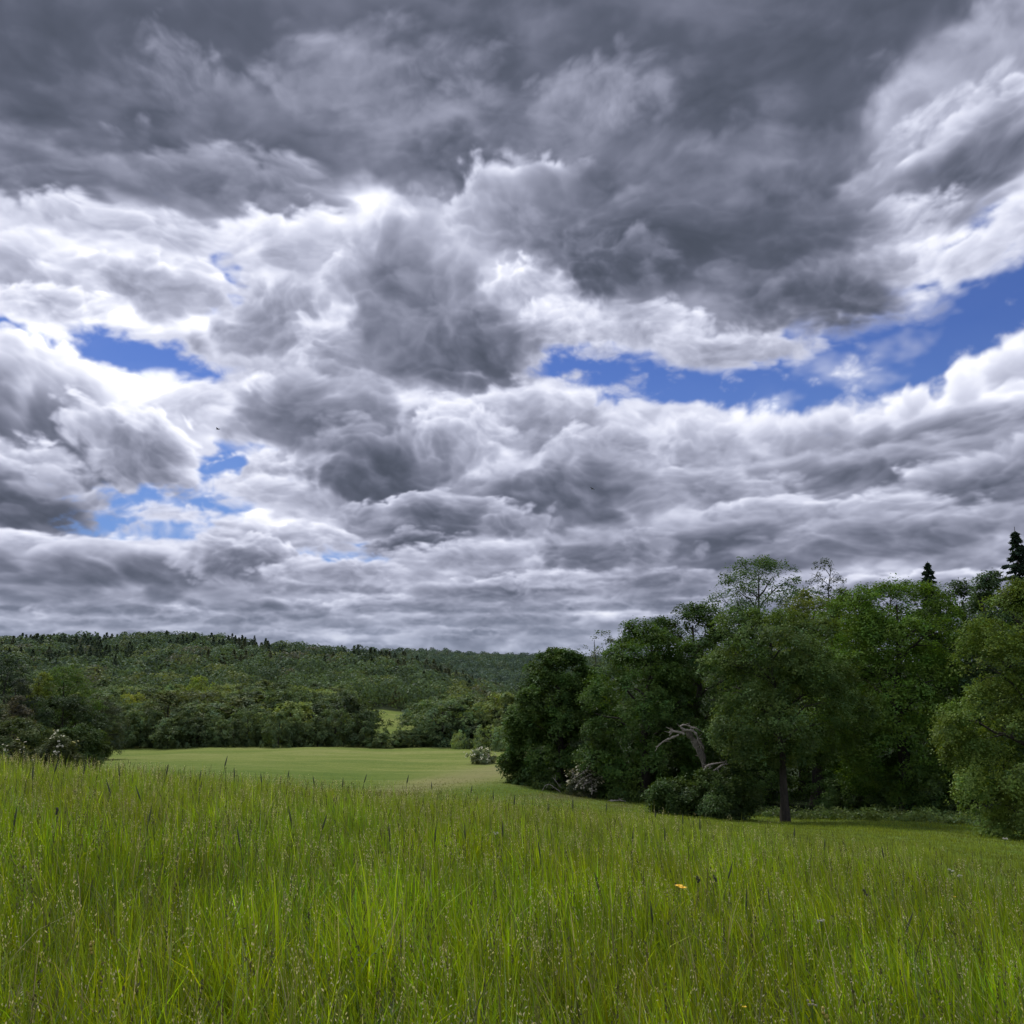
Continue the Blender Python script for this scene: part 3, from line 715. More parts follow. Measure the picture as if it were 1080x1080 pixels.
def conifer(name, px, Y, top, wpx, label, seed, low=.3, dens=1.0, col=(.028, .050, .030)):
    rs = np.random.default_rng(seed)
    p = place(px, Y); Ht = (HOR - p.z / Y * FPX - top) / FPX * Y; W = wpx / FPX * Y
    o = link(name, None, label=label, cat='tree', loc=p)
    tb = Tubes(); tb.add([(0, 0, -.3), (0.05, 0, Ht * .5), (0, 0, Ht)], [.22, .13, .02], 7)
    link('trunk', tb.mesh('trunk', M_BARK), o)
    z0 = Ht * low; nb = int(190 * dens)
    C = []; A = []
    for b in range(nb):
        t = rs.random() ** .9; z = z0 + (Ht - z0) * t * .97; rad = W / 2 * (1 - t) ** .75 * (.6 + .6 * rs.random()) + .10
        th = rs.random() * 6.28; m = int(14 + 26 * rad)
        u = rs.random(m) ** .8; side = rs.normal(0, .13, m) * rad * (1 - .6 * u)
        C.append(np.stack([np.cos(th) * u * rad - np.sin(th) * side, np.sin(th) * u * rad + np.cos(th) * side, z - u * rad * .45 + u * u * rad * .25 + rs.normal(0, .06, m)], -1))
        A.append(np.tile([math.cos(th), math.sin(th), -.35], (m, 1)))
    C = np.concatenate(C); A = unit(np.concatenate(A) + rs.normal(0, .4, (len(C), 3)))
    Wd = unit(np.cross(A, rs.normal(0, 1, A.shape)))
    s = (.22 + .16 * rs.random((len(C), 1)))
    V, F = quads(C, A * s * .8, Wd * s * .28)
    cc = np.repeat(np.asarray(col) * (.8 + .4 * rs.random((len(C), 1))), 4, 0)
    link('crown', mesh_np('crown', V, [F], M_LEAF, cc), o)

# ------------------------------------------------------------------ prototypes for the far trees
def proto_tree(kind, Ht, W, low, base, seed, n=150, k=12, leaf=.5, lump=.35, srad=.8):
    rs = np.random.default_rng(seed + 900)
    z0 = Ht * low; H = Ht - z0
    me, P, N, h = crown_mesh(kind, H, W, z0, rs, n, k, srad, leaf, base, seed, lump, .2, .3)
    tb = Tubes(); tb.add([(0, 0, -.5), (.1, 0, Ht * .4), (0, .1, Ht * .75)], [.035 * W, .025 * W, .01 * W], 6)
    for i in range(4):
        a = i * 1.7; tb.add([(.05, 0, Ht * .35), (math.cos(a) * W * .2, math.sin(a) * W * .2, Ht * .6), (math.cos(a) * W * .3, math.sin(a) * W * .3, Ht * .75)], [.015 * W, .01 * W, .004 * W], 4)
    return me, tb.mesh('trunk', M_BARK)
def copy_tree(src, kids, name, loc, rz, sc, color, label, cat, group):
    o = bpy.data.objects.new(name, None); COL.objects.link(o)
    o.location = loc; o.rotation_euler = (0, 0, rz); o.scale = sc
    o['label'] = label; o['category'] = cat
    if group: o['group'] = group
    for nm, me in kids:
        c = bpy.data.objects.new(nm, me); COL.objects.link(c); c.parent = o
        c.color = color if nm in ('crown', 'foliage') else (1, 1, 1, 1)
    return o

def left_cluster():
    L = [('dense_tree', 16, 150, 693, 78, 'broad', (.026, .046, .020), 'nearly black broad tree at the left edge, tallest of the clump', 0),
         ('willow_tree', 32, 128, 712, 50, 'dome', (.060, .082, .050), 'blue grey tree in front of the nearly black tree at the left', 0),
         ('maple_tree', 53, 134, 706, 26, 'tall', YG, 'narrow yellow green tree in the left clump', 0),
         ('oak_tree', 76, 138, 701, 60, 'broad', MD, 'green rounded tree behind the yellow green tree in the left clump', 0),
         ('oak_tree', 79, 105, 730, 66, 'broad', (.040, .066, .022), 'dark spreading tree in the middle of the left clump', 0),
         ('thorn_tree', 30, 98, 731, 34, 'dome', (.095, .090, .058), 'brownish half bare bushy tree in the left clump', 0),
         ('hawthorn_tree', -2, 84, 733, 62, 'dome', (.105, .130, .065), 'pale thorn tree at the left edge with whitish blossom on its sloping top', 110),
         ('hazel_bush', 34, 80, 756, 66, 'round', (.070, .100, .030), 'olive green rounded bush in front of the brownish bushy tree', 0),
         ('hawthorn_bush', 32, 68, 779, 34, 'dome', (.075, .095, .034), 'thorn bush with cream flower clusters just above the long grass, left of two', 90),
         ('hawthorn_bush', 76, 72, 772, 40, 'dome', (.070, .088, .032), 'thorn bush with pinkish white flowers just above the long grass, right of two', 110),
         ('hazel_bush', 4, 64, 783, 44, 'dome', (.080, .110, .032), 'low light green bush at the left edge above the long grass', 0),
         ('hazel_bush', 99, 84, 761, 46, 'oval', (.060, .096, .026), 'leafy green bush at the right end of the left clump, bordering the field', 0),
         ('willow_tree', 110, 152, 734, 60, 'broad', (.070, .092, .045), 'grey green hazy tree right of the left clump', 0),
         ('oak_tree', -42, 110, 700, 90, 'broad', DK, 'dark tree beyond the left edge', 0)]
    for i, (nm, px, Y, top, w, kd, c, lb, bl) in enumerate(L):
        b = 'bush' in nm
        s = math.sqrt(Y / 90)
        hero(nm, px, Y, top, w, kd, c, lb, 'bush' if b else 'tree', low=.0, n=int(16 * w), k=22, leaf=.17 * s, seed=80 + i, srad=.42 * s, lump=.42, nlimb=7, blossom=bl, bsize=.17,
             trunk='stem' if b else 'trunk', crown='foliage' if b else 'crown')

KINDS = {}
def make_protos():
    for i in range(4): KINDS['broad%d' % i] = [('crown', 0), ('trunk', 0)], proto_tree(['broad', 'oval', 'round', 'skirt'][i], 9, [10, 8.5, 9.5, 8][i], .03, (.118, .172, .060), i, n=420, k=20, leaf=.33, srad=.75, lump=.6)
    for i in range(2): KINDS['bush%d' % i] = None, proto_tree('dome', 3.6, 6, .0, (.118, .172, .060), 20 + i, n=130, k=20, leaf=.28, srad=.6, lump=.5)

def valley_trees():
    make_protos()
    rs = np.random.default_rng(5)
    def put(name, px, Y, top, wpx, kind, color, label, cat='tree', group=None):
        me, tk = KINDS[kind][1]
        p = place(px, Y); Ht = (foot_py(px, Y) - top) / FPX * Y; W = wpx / FPX * Y
        h0, w0 = (3.6, 6.0) if kind.startswith('bush') else (9.0, 9.0)
        b = cat == 'bush'
        copy_tree(None, [('foliage' if b else 'crown', me), ('stem' if b else 'trunk', tk)], name, p, rs.random() * 6.28, (W / w0, W / w0, Ht / h0), (color[0], color[1], color[2], 1), label, cat, group)
    D = (.62, .66, .72); M = (1, 1, 1); Lg = (1.6, 1.45, 1.1); Y_ = (2.1, 1.65, .8); B = (1.15, 1.15, 1.5); O = (1.3, 1.1, 1.0)
    # named ones along the far side of the field
    put('oak_tree', 388, 214, 748, 36, 'broad1', D, 'dark rounded tree in the hedge in front of the pale little field')
    put('oak_tree', 468, 220, 737, 54, 'broad0', (.95, 1.0, 1.1), 'large domed tree standing right of the pale little field')
    put('hawthorn_bush', 486, 207, 768, 14, 'bush0', (2.3, 2.1, 2.2), 'small pale blossoming bush at the right foot of the large domed tree', 'bush')
    put('hazel_bush', 519, 200, 763, 34, 'bush1', (1.35, 1.3, 1.3), 'paler of the two rounded bushes at the field edge beyond the solitary white bush', 'bush')
    put('hazel_bush', 538, 196, 760, 34, 'bush0', (1.15, 1.2, 1.2), 'green rounded bush at the field edge, touching the dark end tree of the wood', 'bush')
    put('hazel_bush', 497, 206, 776, 14, 'bush1', D, 'small dark bush between the pale blossoming bush and the two rounded ones', 'bush')
    put('oak_tree', 512, 240, 742, 46, 'broad2', (.8, .85, .95), 'dark green tree behind the two rounded bushes at the field edge')
    put('oak_tree', 548, 245, 744, 46, 'broad3', (.75, .8, .9), 'dark green tree half hidden by the dark tree at the end of the wood')
    put('maple_tree', 500, 262, 745, 22, 'broad1', (1.6, 1.6, 1.0), 'light yellowish tree between the large domed tree and the dark one beyond the rounded bushes')
    put('oak_tree', 148, 260, 731, 30, 'broad0', Y_, 'yellow tinged tree low on the hillside, left of two bright ones')
    put('maple_tree', 216, 330, 713, 26, 'broad2', (1.9, 1.7, .9), 'brightest yellow green tree, half way up the hillside')
    put('willow_tree', 187, 320, 722, 24, 'broad1', (1.5, 1.6, 2.0), 'pale bluish round tree left of the brightest yellow green tree')
    put('willow_tree', 253, 285, 736, 34, 'broad3', (1.35, 1.35, 1.5), 'pale grey green rounded tree below the brightest yellow green tree')
    put('willow_tree', 300, 262, 745, 30, 'broad0', (1.5, 1.5, 1.6), 'pale green tree at the left end of the hedge trees before the dark rounded one')
    hedge = []
    px = 104.0
    while px < 476:
        if not (374 < px < 402) and not (448 < px < 490): hedge.append((px, 211 + rs.normal(0, 2), 0))
        px += 11 + 7 * rs.random()
    for px, Y, r in hedge:
        fy = foot_py(px, Y); low = 396 < px < 450
        top = fy - (14 + 5 * rs.random() if low else 25 + 13 * rs.random())
        v = .62 + .5 * rs.random()
        put('hedge_tree', px, Y, top, 20 + 12 * rs.random(), 'broad%d' % rs.integers(4), (v, v, v * 1.05), 'one of the leafy trees grown together in the hedge across the valley field', 'tree', 'trees of the hedge across the valley field')
    # hillside: the nearest as trees of their own
    cand = []
    g = 10.4
    Y = 224.0
    while Y < 480:
        x = -Y * .66
        while x < Y * .10:
            xx = x + rs.normal(0, 1.6); yy = Y + rs.normal(0, 1.6)
            px = 540 + FPX * xx / yy
            infield = (376 < px < 462 and 216 < yy < 405) or (300 < px < 395 and 255 < yy < 300)
            gap = 196 < px < 214 and 235 < yy < 262
            if -60 < px < 575 and not infield and not gap: cand.append((yy, px))
            x += g * (1.0 if Y < 330 else 1.1)
        Y += g * (.9 if Y < 330 else 1.1)
    cand.sort()
    names = [('hillside_tree', 'one of the mid green round trees massed on the lower hillside', 'mid green trees massed on the lower hillside', (.70, 1.2), (1, 1, 1.10)),
             ('hillside_tree', 'one of the dark green round trees scattered through the lower hillside', 'dark green trees on the lower hillside', (.42, .60), (1, 1, 1.15)),
             ('hillside_tree', 'one of the paler yellowish trees scattered through the lower hillside', 'pale yellowish trees on the lower hillside', (1.2, 1.6), (1.12, 1.0, .85)),
             ('hillside_tree', 'one of the greyish brown thinly leaved trees on the lower hillside', 'greyish brown trees on the lower hillside', (.75, 1.0), (1.10, .95, 1.05))]
    for yy, px in cand[:285]:
        k = rs.choice(4, p=[.52, .24, .14, .10]); nm, lb, gr, vr, tn = names[k]
        v = vr[0] + (vr[1] - vr[0]) * rs.random()
        Wd = 10.5 + 5.5 * rs.random(); Hh = 8 + 5 * rs.random()
        me, tk = KINDS['broad%d' % rs.integers(4)][1]
        x = (px - 540) / FPX * yy
        copy_tree(None, [('crown', me), ('trunk', tk)], nm, (x, yy, gz(x, yy)), rs.random() * 6.28, (Wd / 9, Wd / 9, Hh / 9), (v * tn[0], v * tn[1], v * tn[2], 1), lb, 'tree', gr)
    return cand[285:]

def far_wood(rest):
    """the wooded hill beyond: thousands of crowns that read as one mass"""
    rs = np.random.default_rng(6)
    pts = [( (px - 540) / FPX * y, y) for y, px in rest]
    g = 11.5; Y = 480.0
    while Y < 1500:
        x = -Y * .68
        xm = Y * .12
        while x < xm:
            pts.append((x + rs.normal(0, 2), Y + rs.normal(0, 2))); x += g
        Y += g; g = 11.5 + max(0, Y - 700) * .012
    pts = np.array(pts)
    z = ground(pts[:, 0], pts[:, 1])
    D = np.hypot(pts[:, 0], pts[:, 1])
    n1 = perlin(pts[:, 0] / 60, pts[:, 1] / 60, 9); n2 = perlin(pts[:, 0] / 110 + 5, pts[:, 1] / 110, 10)
    Vs, Fs, Cs = [], [], []; nv = 0
    tv, tf = [], []
    for i, (x, y) in enumerate(pts):
        d = D[i]
        px = 540 + FPX * x / y
        con = (n1[i] + .9 * sstep(480, 640, d) * (1 - sstep(900, 1000, d)) - .20 + rs.normal(0, .3)) > .62 and d > 400
        lod = 1.0 if d < 520 else (.75 if d < 760 else .5)
        nq = int(420 * lod)
        if con:
            H = 9 + 5.5 * rs.random(); W = 6 + 3 * rs.random()
            t = rs.random(nq) ** 1.15; th = rs.random(nq) * 6.28; r = (1 - t) ** .8 * (.55 + .5 * rs.random(nq)) * W / 2
            P = np.stack([np.cos(th) * r, np.sin(th) * r, H * (.12 + .9 * t)], -1)
            base = np.array([.092, .118, .062]) if n2[i] < .18 else np.array([.140, .138, .070])
            lf = .55 / max(lod, .6)
        else:
            H = 9 + 5.5 * rs.random(); W = 11.5 + 7.5 * rs.random()
            cz = rs.random(nq) ** .75; th = rs.random(nq) * 6.28
            rr = np.sqrt(np.clip(1 - (cz * 1.25 - .3) ** 2, 0, 1)) * (1 + .22 * np.sin(th * 3 + i) + .16 * np.sin(th * 5 + cz * 9 + i)) * (.8 + .25 * rs.random(nq)) * W / 2
            P = np.stack([np.cos(th) * rr, np.sin(th) * rr, H * (.08 + .92 * cz) + .5 * np.sin(th * 4 + i)], -1)
            k = rs.random()
            base = np.array([.105, .150, .066]) * (.5 + .85 * rs.random()) if k < .8 else (np.array([.180, .205, .065]) if k < .93 else np.array([.155, .140, .095]))
            lf = .60 / max(lod, .6)
        base = base * np.array([.84, .90, .68]) * (.92 + .2 * rs.random()) * (1 + .18 * n2[i])
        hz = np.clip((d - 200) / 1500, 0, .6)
        base = base * (1 - hz) + np.array([.100, .152, .150]) * hz  # distance haze mixed into the crown colour
        P = P + np.array([x, y, z[i] - .4])
        No = unit((P - np.array([x, y, z[i] + H * .38])) * np.array([1, 1, 1.3]) + rs.normal(0, 3.2, (nq, 3)))
        A = unit(np.cross(No, rs.normal(0, 1, (nq, 3)))); Wd = np.cross(No, A)
        s = lf * (.7 + .6 * rs.random((nq, 1)))
        V, F = quads(P, A * s, Wd * s * .75)
        Vs.append(V); Fs.append(F + nv); nv += len(V)
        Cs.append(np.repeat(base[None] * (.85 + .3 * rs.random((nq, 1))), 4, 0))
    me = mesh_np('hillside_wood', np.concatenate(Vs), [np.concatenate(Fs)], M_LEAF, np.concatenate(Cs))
    link('hillside_wood', me, kind='stuff', label='dense mixed woodland covering the upper hillside to the skyline')
    return len(pts)
# ------------------------------------------------------------------ long grass
def blades(x, y, h, w, lean, bend, col, seed=0, rows=(0, .38, .72)):
    """ribbon blades: foot points, heights, widths, direction of lean, bend; col n x 3"""
    rs = np.random.default_rng(seed)
    n = len(x); z = ground(x, y) - .02
    th = rs.random(n) * 2 * np.pi
    fx, fy = np.cos(th), np.sin(th)                      # width direction
    lx, ly = np.cos(lean), np.sin(lean)
    V = np.empty((n, len(rows) * 2 + 1, 3), np.float32)
    def axis(t):
        b = bend * t ** 2.0
        return x + lx * b * h, y + ly * b * h, z + h * (t - .45 * bend * bend * t ** 3 - .30 * np.clip(bend - .6, 0, 1) * t ** 4)
    for i, t in enumerate(rows):
        ax, ay, az = axis(t); ww = w * (1 - .55 * t ** 2) * .5 * (.75 if i == 0 else 1)
        V[:, 2 * i] = np.stack([ax - fx * ww, ay - fy * ww, az], -1)
        V[:, 2 * i + 1] = np.stack([ax + fx * ww, ay + fy * ww, az], -1)
    V[:, -1] = np.stack(axis(1.0), -1)
    k = len(rows) * 2 + 1
    b = np.arange(n)[:, None] * k
    Q = [np.concatenate([b + 2 * i, b + 2 * i + 1, b + 2 * i + 3, b + 2 * i + 2], 1) for i in range(len(rows) - 1)]
    Tt = np.concatenate([b + k - 3, b + k - 2, b + k - 1], 1)
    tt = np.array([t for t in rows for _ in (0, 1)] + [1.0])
    C = col[:, None, :] * (.42 + .63 * tt)[None, :, None]  # shade of the hollows put into the colour: blades darken towards the root
    return V.reshape(-1, 3), np.concatenate(Q), Tt, C.reshape(-1, 3)

def edge_depth(px):
    """how far ahead the long grass reaches"""
    return np.interp(px, [-200, 60, 300, 430, 600, 760, 900, 1080, 1300], [27, 26, 25, 23, 21.5, 18.5, 15.5, 13.5, 13])

def meadow(N=430000):
    rs = np.random.default_rng(21)
    d = 1.15 + (28 - 1.15) * rs.random(N) ** 1.12
    half = d * .62 + 1.3
    x = (rs.random(N) * 2 - 1) * half; y = d
    px = 540 + FPX * x / y
    keep = y < edge_depth(np.clip(px, -200, 1300)) + rs.normal(0, .8, N)
    x, y = x[keep], y[keep]; n = len(x)
    # gather into tufts
    cx = np.round(x / .16 + .35 * np.sin(y * 9)) * .16; cy = np.round(y / .16) * .16
    tuft = rs.random(n) < .45
    x = np.where(tuft, x + (cx - x) * .55, x); y = np.where(tuft, y + (cy - y) * .55, y)
    p1 = perlin(x * .55, y * .55, 12); p2 = perlin(x * 1.9, y * 1.9, 13); p3 = perlin(x * .18, y * .30, 14)
    h = (.50 + .20 * p2 + .14 * p1) * (.40 + .80 * rs.random(n))
    tall = rs.random(n) < .13
    h = np.where(tall, h * 1.28 + .08, h)
    w = (.0046 + .0042 * rs.random(n)) * (1 + .085 * np.clip(y - 2, 0, 30))
    w = np.where(tall, w * .6, w)
    wide = rs.random(n) < .08 + .14 * np.clip((7 - y) / 5, 0, 1)
    w = np.where(wide, w * 1.9, w)
    wind = 1.2 * p1 + 2.6
    lean = wind + rs.normal(0, 1.35, n)
    near = np.clip((6.5 - y) / 4.5, 0, 1)
    bend = np.abs(rs.normal(.26, .24, n)) + near * .30 * rs.random(n) + (.55 + .3 * rs.random(n)) * (rs.random(n) < .12 + .22 * np.clip((8 - y) / 5, 0, 1))
    flat = sstep(.25, .55, perlin(x * .8 + 3, y * .8, 19)); bend = bend + .7 * flat * rs.random(n); lean = np.where(flat > .3, 3.6 + 3 * p1 + rs.normal(0, .5, n), lean)
    bend = np.where(tall, bend * .5, bend); bend = np.clip(bend, 0, 1.15)
    base = np.array([.192, .284, .006]) * np.ones((n, 1))
    v = (1 + .34 * p1 + .42 * p2)[:, None] * np.exp(rs.normal(0, .34, (n, 1)))
    c = base * v
    warm = rs.normal(0, .13, (n, 1)) + .12 * p3[:, None]
    c = c * np.concatenate([1 + warm * 1.2, 1 + warm * .3, 1 - warm * .5], 1)
    dead = rs.random(n) < .055
    c[dead] = np.array([.42, .38, .20]) * (.6 + .6 * rs.random((dead.sum(), 1)))
    bluish = rs.random(n) < .035
    c[bluish] = np.array([.20, .28, .12]) * (.7 + .6 * rs.random((bluish.sum(), 1)))
    purp = tall & (rs.random(n) < .18)
    c[purp] = np.array([.16, .17, .075]) * (.6 + .7 * rs.random((purp.sum(), 1)))
    far = sstep(9, 20, y)[:, None]
    c = c * (1 - far * .35) + np.array([.235, .290, .050]) * np.exp(rs.normal(0, .2, (n, 1))) * far * .35
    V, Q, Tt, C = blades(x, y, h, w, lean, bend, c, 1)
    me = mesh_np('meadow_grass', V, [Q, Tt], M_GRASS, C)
    link('meadow_grass', me, kind='stuff', label='long lush green grass filling the foreground meadow')
    # short grass beyond, up to the trees and into the field
    N2 = 300000
    d = 16 + (105 - 16) * rs.random(N2) ** 1.0
    px = -60 + 1220 * rs.random(N2)
    y = d; x = (px - 540) / FPX * y
    keep = (y > edge_depth(np.clip(px, -200, 1300)) - 2) & (rs.random(N2) > sstep(45, 104, y))
    zn = zones(x, y); keep &= (zn[:, 1] < .7)
    x, y, zn = x[keep], y[keep], zn[keep]; n = len(x)
    p1 = perlin(x * .25, y * .25, 15); p2 = perlin(x * .9, y * .9, 16)
    h = (.12 + .06 * p2 + .04 * p1) * (.5 + rs.random(n)) * (1 + .6 * (1 - sstep(21, 30, y)))
    w = .007 + .00042 * y
    c = np.array([.225, .295, .030]) * (1 + .25 * p1 + .25 * p2)[:, None] * np.exp(rs.normal(0, .2, (n, 1)))
    c = c + (np.array([.17, .155, .07]) - c) * (.55 * zn[:, :1] + .7 * zn[:, 2:3] + .22 * (rs.random((n, 1)) < .4))
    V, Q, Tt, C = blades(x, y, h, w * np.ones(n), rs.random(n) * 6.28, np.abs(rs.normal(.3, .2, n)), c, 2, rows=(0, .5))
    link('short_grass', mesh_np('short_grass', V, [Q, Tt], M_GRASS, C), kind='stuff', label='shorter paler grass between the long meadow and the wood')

def stem_geo(P0, P1, r, n=3, bow=.04, rs=None):
    pass

def seed_stems(N=6000):
    """thin upright stems with seed heads, everywhere above the blades"""
    rs = np.random.default_rng(31)
    d = 1.7 + 25 * rs.random(N) ** 1.0
    x = (rs.random(N) * 2 - 1) * (d * .62 + 1.0); y = d
    px = 540 + FPX * x / y
    k = y < edge_depth(np.clip(px, -200, 1300)) + .5
    x, y = x[k], y[k]; n = len(x); z = ground(x, y)
    h = .62 + .26 * rs.random(n) + .06 * perlin(x * .6, y * .6, 17)
    w = .0016 + .00036 * y
    lean = rs.random(n) * 6.28; bend = np.abs(rs.normal(.10, .09, n))
    kind = rs.choice(3, n, p=[.30, .34, .36])      # dark spike, pale tuft, drooping pale panicle
    Vs, Fs, Cs = [], [], []; nv = 0
    c0 = np.array([[.070, .100, .030], [.20, .23, .06], [.22, .22, .09]])[kind] * (.7 + .6 * rs.random((n, 1)))
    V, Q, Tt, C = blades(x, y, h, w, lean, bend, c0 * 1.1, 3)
    Vs.append(V); Cs.append(C); nv = len(V)
    QQ = [Q]; TT = [Tt]
    # heads: many small bracts along the last part of the stem
    hc = np.array([[.085, .085, .035], [.50, .46, .30], [.44, .41, .28]])
    m = 16
    t = .80 + .22 * rs.random((n, m))
    b = bend[:, None] * t ** 2
    hx = x[:, None] + np.cos(lean)[:, None] * b * h[:, None]; hy = y[:, None] + np.sin(lean)[:, None] * b * h[:, None]
    hz = z[:, None] - .02 + h[:, None] * (t - .45 * b * b)
    spread = np.array([.0022, .010, .018])[kind][:, None]
    off = rs.normal(0, 1, (n, m, 3)) * spread[..., None]
    off[..., 2] -= np.where(kind == 2, .015, 0)[:, None]
    P = np.stack([hx, hy, hz], -1) + off
    P = P.reshape(-1, 3); mm = len(P)
    sz = (np.array([.0075, .0055, .005])[kind][:, None] * np.ones((1, m))).reshape(-1, 1) * (.7 + .6 * rs.random((mm, 1))) * (1 + .05 * np.repeat(y, m)[:, None])
    A = unit(np.array([0, 0, 1.0]) + rs.normal(0, .45, (mm, 3))); Wd = unit(np.cross(A, rs.normal(0, 1, (mm, 3))))
    V, F = quads(P, A * sz, Wd * sz * .38)
    Vs.append(V); QQ.append(F + nv)
    Cs.append(np.repeat(np.repeat(hc[kind], m, 0) * (.6 + .8 * rs.random((mm, 1))), 4, 0))
    me = mesh_np('seeding_grass', np.concatenate(Vs), [np.concatenate(QQ), Tt], M_GRASS, np.concatenate(Cs))
    link('seeding_grass', me, kind='stuff', label='thin seeding grass stems with dark and pale heads above the long grass')

def undergrowth():
    """nettles and bramble along the foot of the wood"""
    rs = np.random.default_rng(41)
    n = 1900
    px = np.concatenate([690 + 420 * rs.random(1300), 560 + 130 * rs.random(600)]); 
    Y = np.where(px > 690, 65.5 - (px - 800) * .052 + 5 * rs.random(n), 82 + 3 * rs.random(n))
    x = (px - 540) / FPX * Y; z = ground(x, Y)
    hh = .20 + .55 * np.clip(.5 + perlin(x * .5, Y * .5, 18), 0, 1)
    P = np.stack([x, Y, z + hh * rs.random(n)], -1)
    N_ = unit(np.array([0, -.5, .8]) + rs.normal(0, .4, (n, 3)))
    V, F, C, A = sprays(P, N_, rs, 20, .42, .13, (.085, .130, .030), rs.normal(0, .4, n))
    link('undergrowth', mesh_np('undergrowth', V, [F], M_LEAF, C), kind='stuff', label='low nettles and bramble along the shaded foot of the wood')
# ------------------------------------------------------------------ the dead snag and fallen wood
def wood_px(tb, pts, Y, radii, seg=7, dY=None):
    """a limb through points given by where they stand (px, py) at distance Y"""
    P = [np.array(pt(a, b, Y + (dY[i] if dY else 0))) for i, (a, b) in enumerate(pts)]
    P = np.array(P); k = np.linspace(0, 1, len(P)); kk = np.linspace(0, 1, len(P) * 4)
    Q = np.stack([np.interp(kk, k, P[:, j]) for j in range(3)], -1)
    Q[1:-1] = (Q[:-2] + 2 * Q[1:-1] + Q[2:]) / 4; Q[1:-1] = (Q[:-2] + 2 * Q[1:-1] + Q[2:]) / 4
    rr = np.interp(kk, k, radii) * .62
    j = np.random.default_rng(int(abs(pts[0][0] * 13 + pts[-1][1] * 7)))
    Q[1:] += j.normal(0, .12, Q[1:].shape) * rr[1:, None]
    tb.add(Q, rr * (1 + .22 * np.sin(kk * 37) + j.normal(0, .12, len(rr))), seg, 0, len(pts))
    for _ in range(3 if max(radii) < .3 else 6):                 # broken twigs
        i = j.integers(2, len(Q) - 1); d = unit(j.normal(0, 1, 3) + np.array([0, -.3, .2])); L = (.25 + .5 * j.random())
        tb.add(Q[i] + d * L * np.linspace(0, 1, 4)[:, None] + j.normal(0, .03, (4, 3)), rr[i] * .4 * np.array([1, .75, .5, .1]) + .008, 4)

def recentre(o_list, loc):
    for o in o_list:
        o.data.transform(Matrix.Translation(-Vector(loc)))

def snag():
    Y = 65.0
    root = place(746, Y)
    o = link('dead_tree', None, label='dead broken trunk with bleached drooping limbs, leaning out of the dark wood', cat='dead tree', loc=root)
    r0 = HOR - root.z / Y * FPX
    tb = Tubes(); wood_px(tb, [(748, r0 + 2), (744, 815), (739, 795), (732, 781), (724, 771), (718, 768)], Y, [.40, .38, .33, .33, .30, .10], 10)
    wood_px(tb, [(741, 800), (741, 788), (737, 778)], Y + .3, [.22, .20, .06], 7)
    a = link('trunk', tb.mesh('trunk', mat_bark('weathered_trunk', (.07, .06, .05), (.24, .21, .18), 5)), o)
    parts = [a]
    for pts, rad in [([(722, 774), (715, 772), (709, 771), (706, 776)], [.16, .14, .12, .06]), ([(716, 775), (709, 778), (701, 781), (695, 786), (693, 788)], [.13, .12, .10, .08, .04]),
                     ([(720, 770), (728, 770), (733, 772), (736, 778), (737, 783), (741, 787), (743, 791)], [.14, .15, .14, .13, .10, .07, .03]), ([(722, 770), (717, 766), (722, 764), (729, 767)], [.12, .10, .08, .03]),
                     ([(714, 772), (708, 770), (705, 773)], [.10, .08, .03]), ([(728, 768), (734, 767), (738, 771)], [.09, .07, .03]), ([(736, 778), (734, 784)], [.06, .02])]:
        t2 = Tubes(); wood_px(t2, pts, Y - .3, rad, 6)
        parts.append(link('limb', t2.mesh('limb', M_DEAD), o))
    recentre(parts, root)
    # fallen bough right of it
    root = pt(742, 812, 60.5)
    o2 = link('fallen_bough', None, label='bleached bare bough caught in the scrub right of the dead trunk', cat='branch', loc=root)
    t2 = Tubes()
    wood_px(t2, [(742, 813), (745, 808), (750, 806), (757, 805), (762, 804)], 60.3, [.05, .09, .10, .08, .03], 6)
    wood_px(t2, [(752, 813), (757, 810), (763, 806), (768, 806)], 60.3, [.05, .09, .08, .02], 6)
    wood_px(t2, [(750, 806), (748, 811)], 60.3, [.06, .03], 5)
    parts = [link('bough', t2.mesh('bough', M_DEAD), o2)]
    recentre(parts, root)
    # dark trunk left of the snag
    for k, (lb, Yb, curves) in enumerate([
        ('pale fallen branch arching out of the grass under the dark rounded tree', 80.5, [([(572, 834), (575, 828), (580, 827), (588, 833), (594, 838)], .05), ([(583, 820), (588, 826), (591, 831)], .04)]),
        ('tangle of pale dead twigs beside the cream blossom bush', 77.0, [([(604, 822), (610, 818), (618, 813), (622, 808)], .05), ([(608, 828), (613, 822), (620, 818), (628, 815)], .045), ([(615, 832), (616, 826), (624, 820)], .04), ([(603, 812), (606, 818), (605, 824)], .04)]),
        ('short pale broken stub standing in the grass right of the blossom bush', 76.0, [([(624, 838), (625, 833), (624, 829)], .06)]),
        ('pale log lying on bare earth at the foot of the tall dark beech', 74.0, [([(643, 845), (652, 844), (660, 845)], .09)])]):
        a0 = curves[0][0][0]; root = pt(a0[0], a0[1], Yb)
        t3 = Tubes()
        for pts, rad in curves: wood_px(t3, pts, Yb, [rad] * (len(pts) - 1) + [rad * .4], 5)
        me = t3.mesh('dead_branch', M_DEAD); me.transform(Matrix.Translation(-root))
        link('dead_branch', me, label=lb, cat='branch', loc=root)

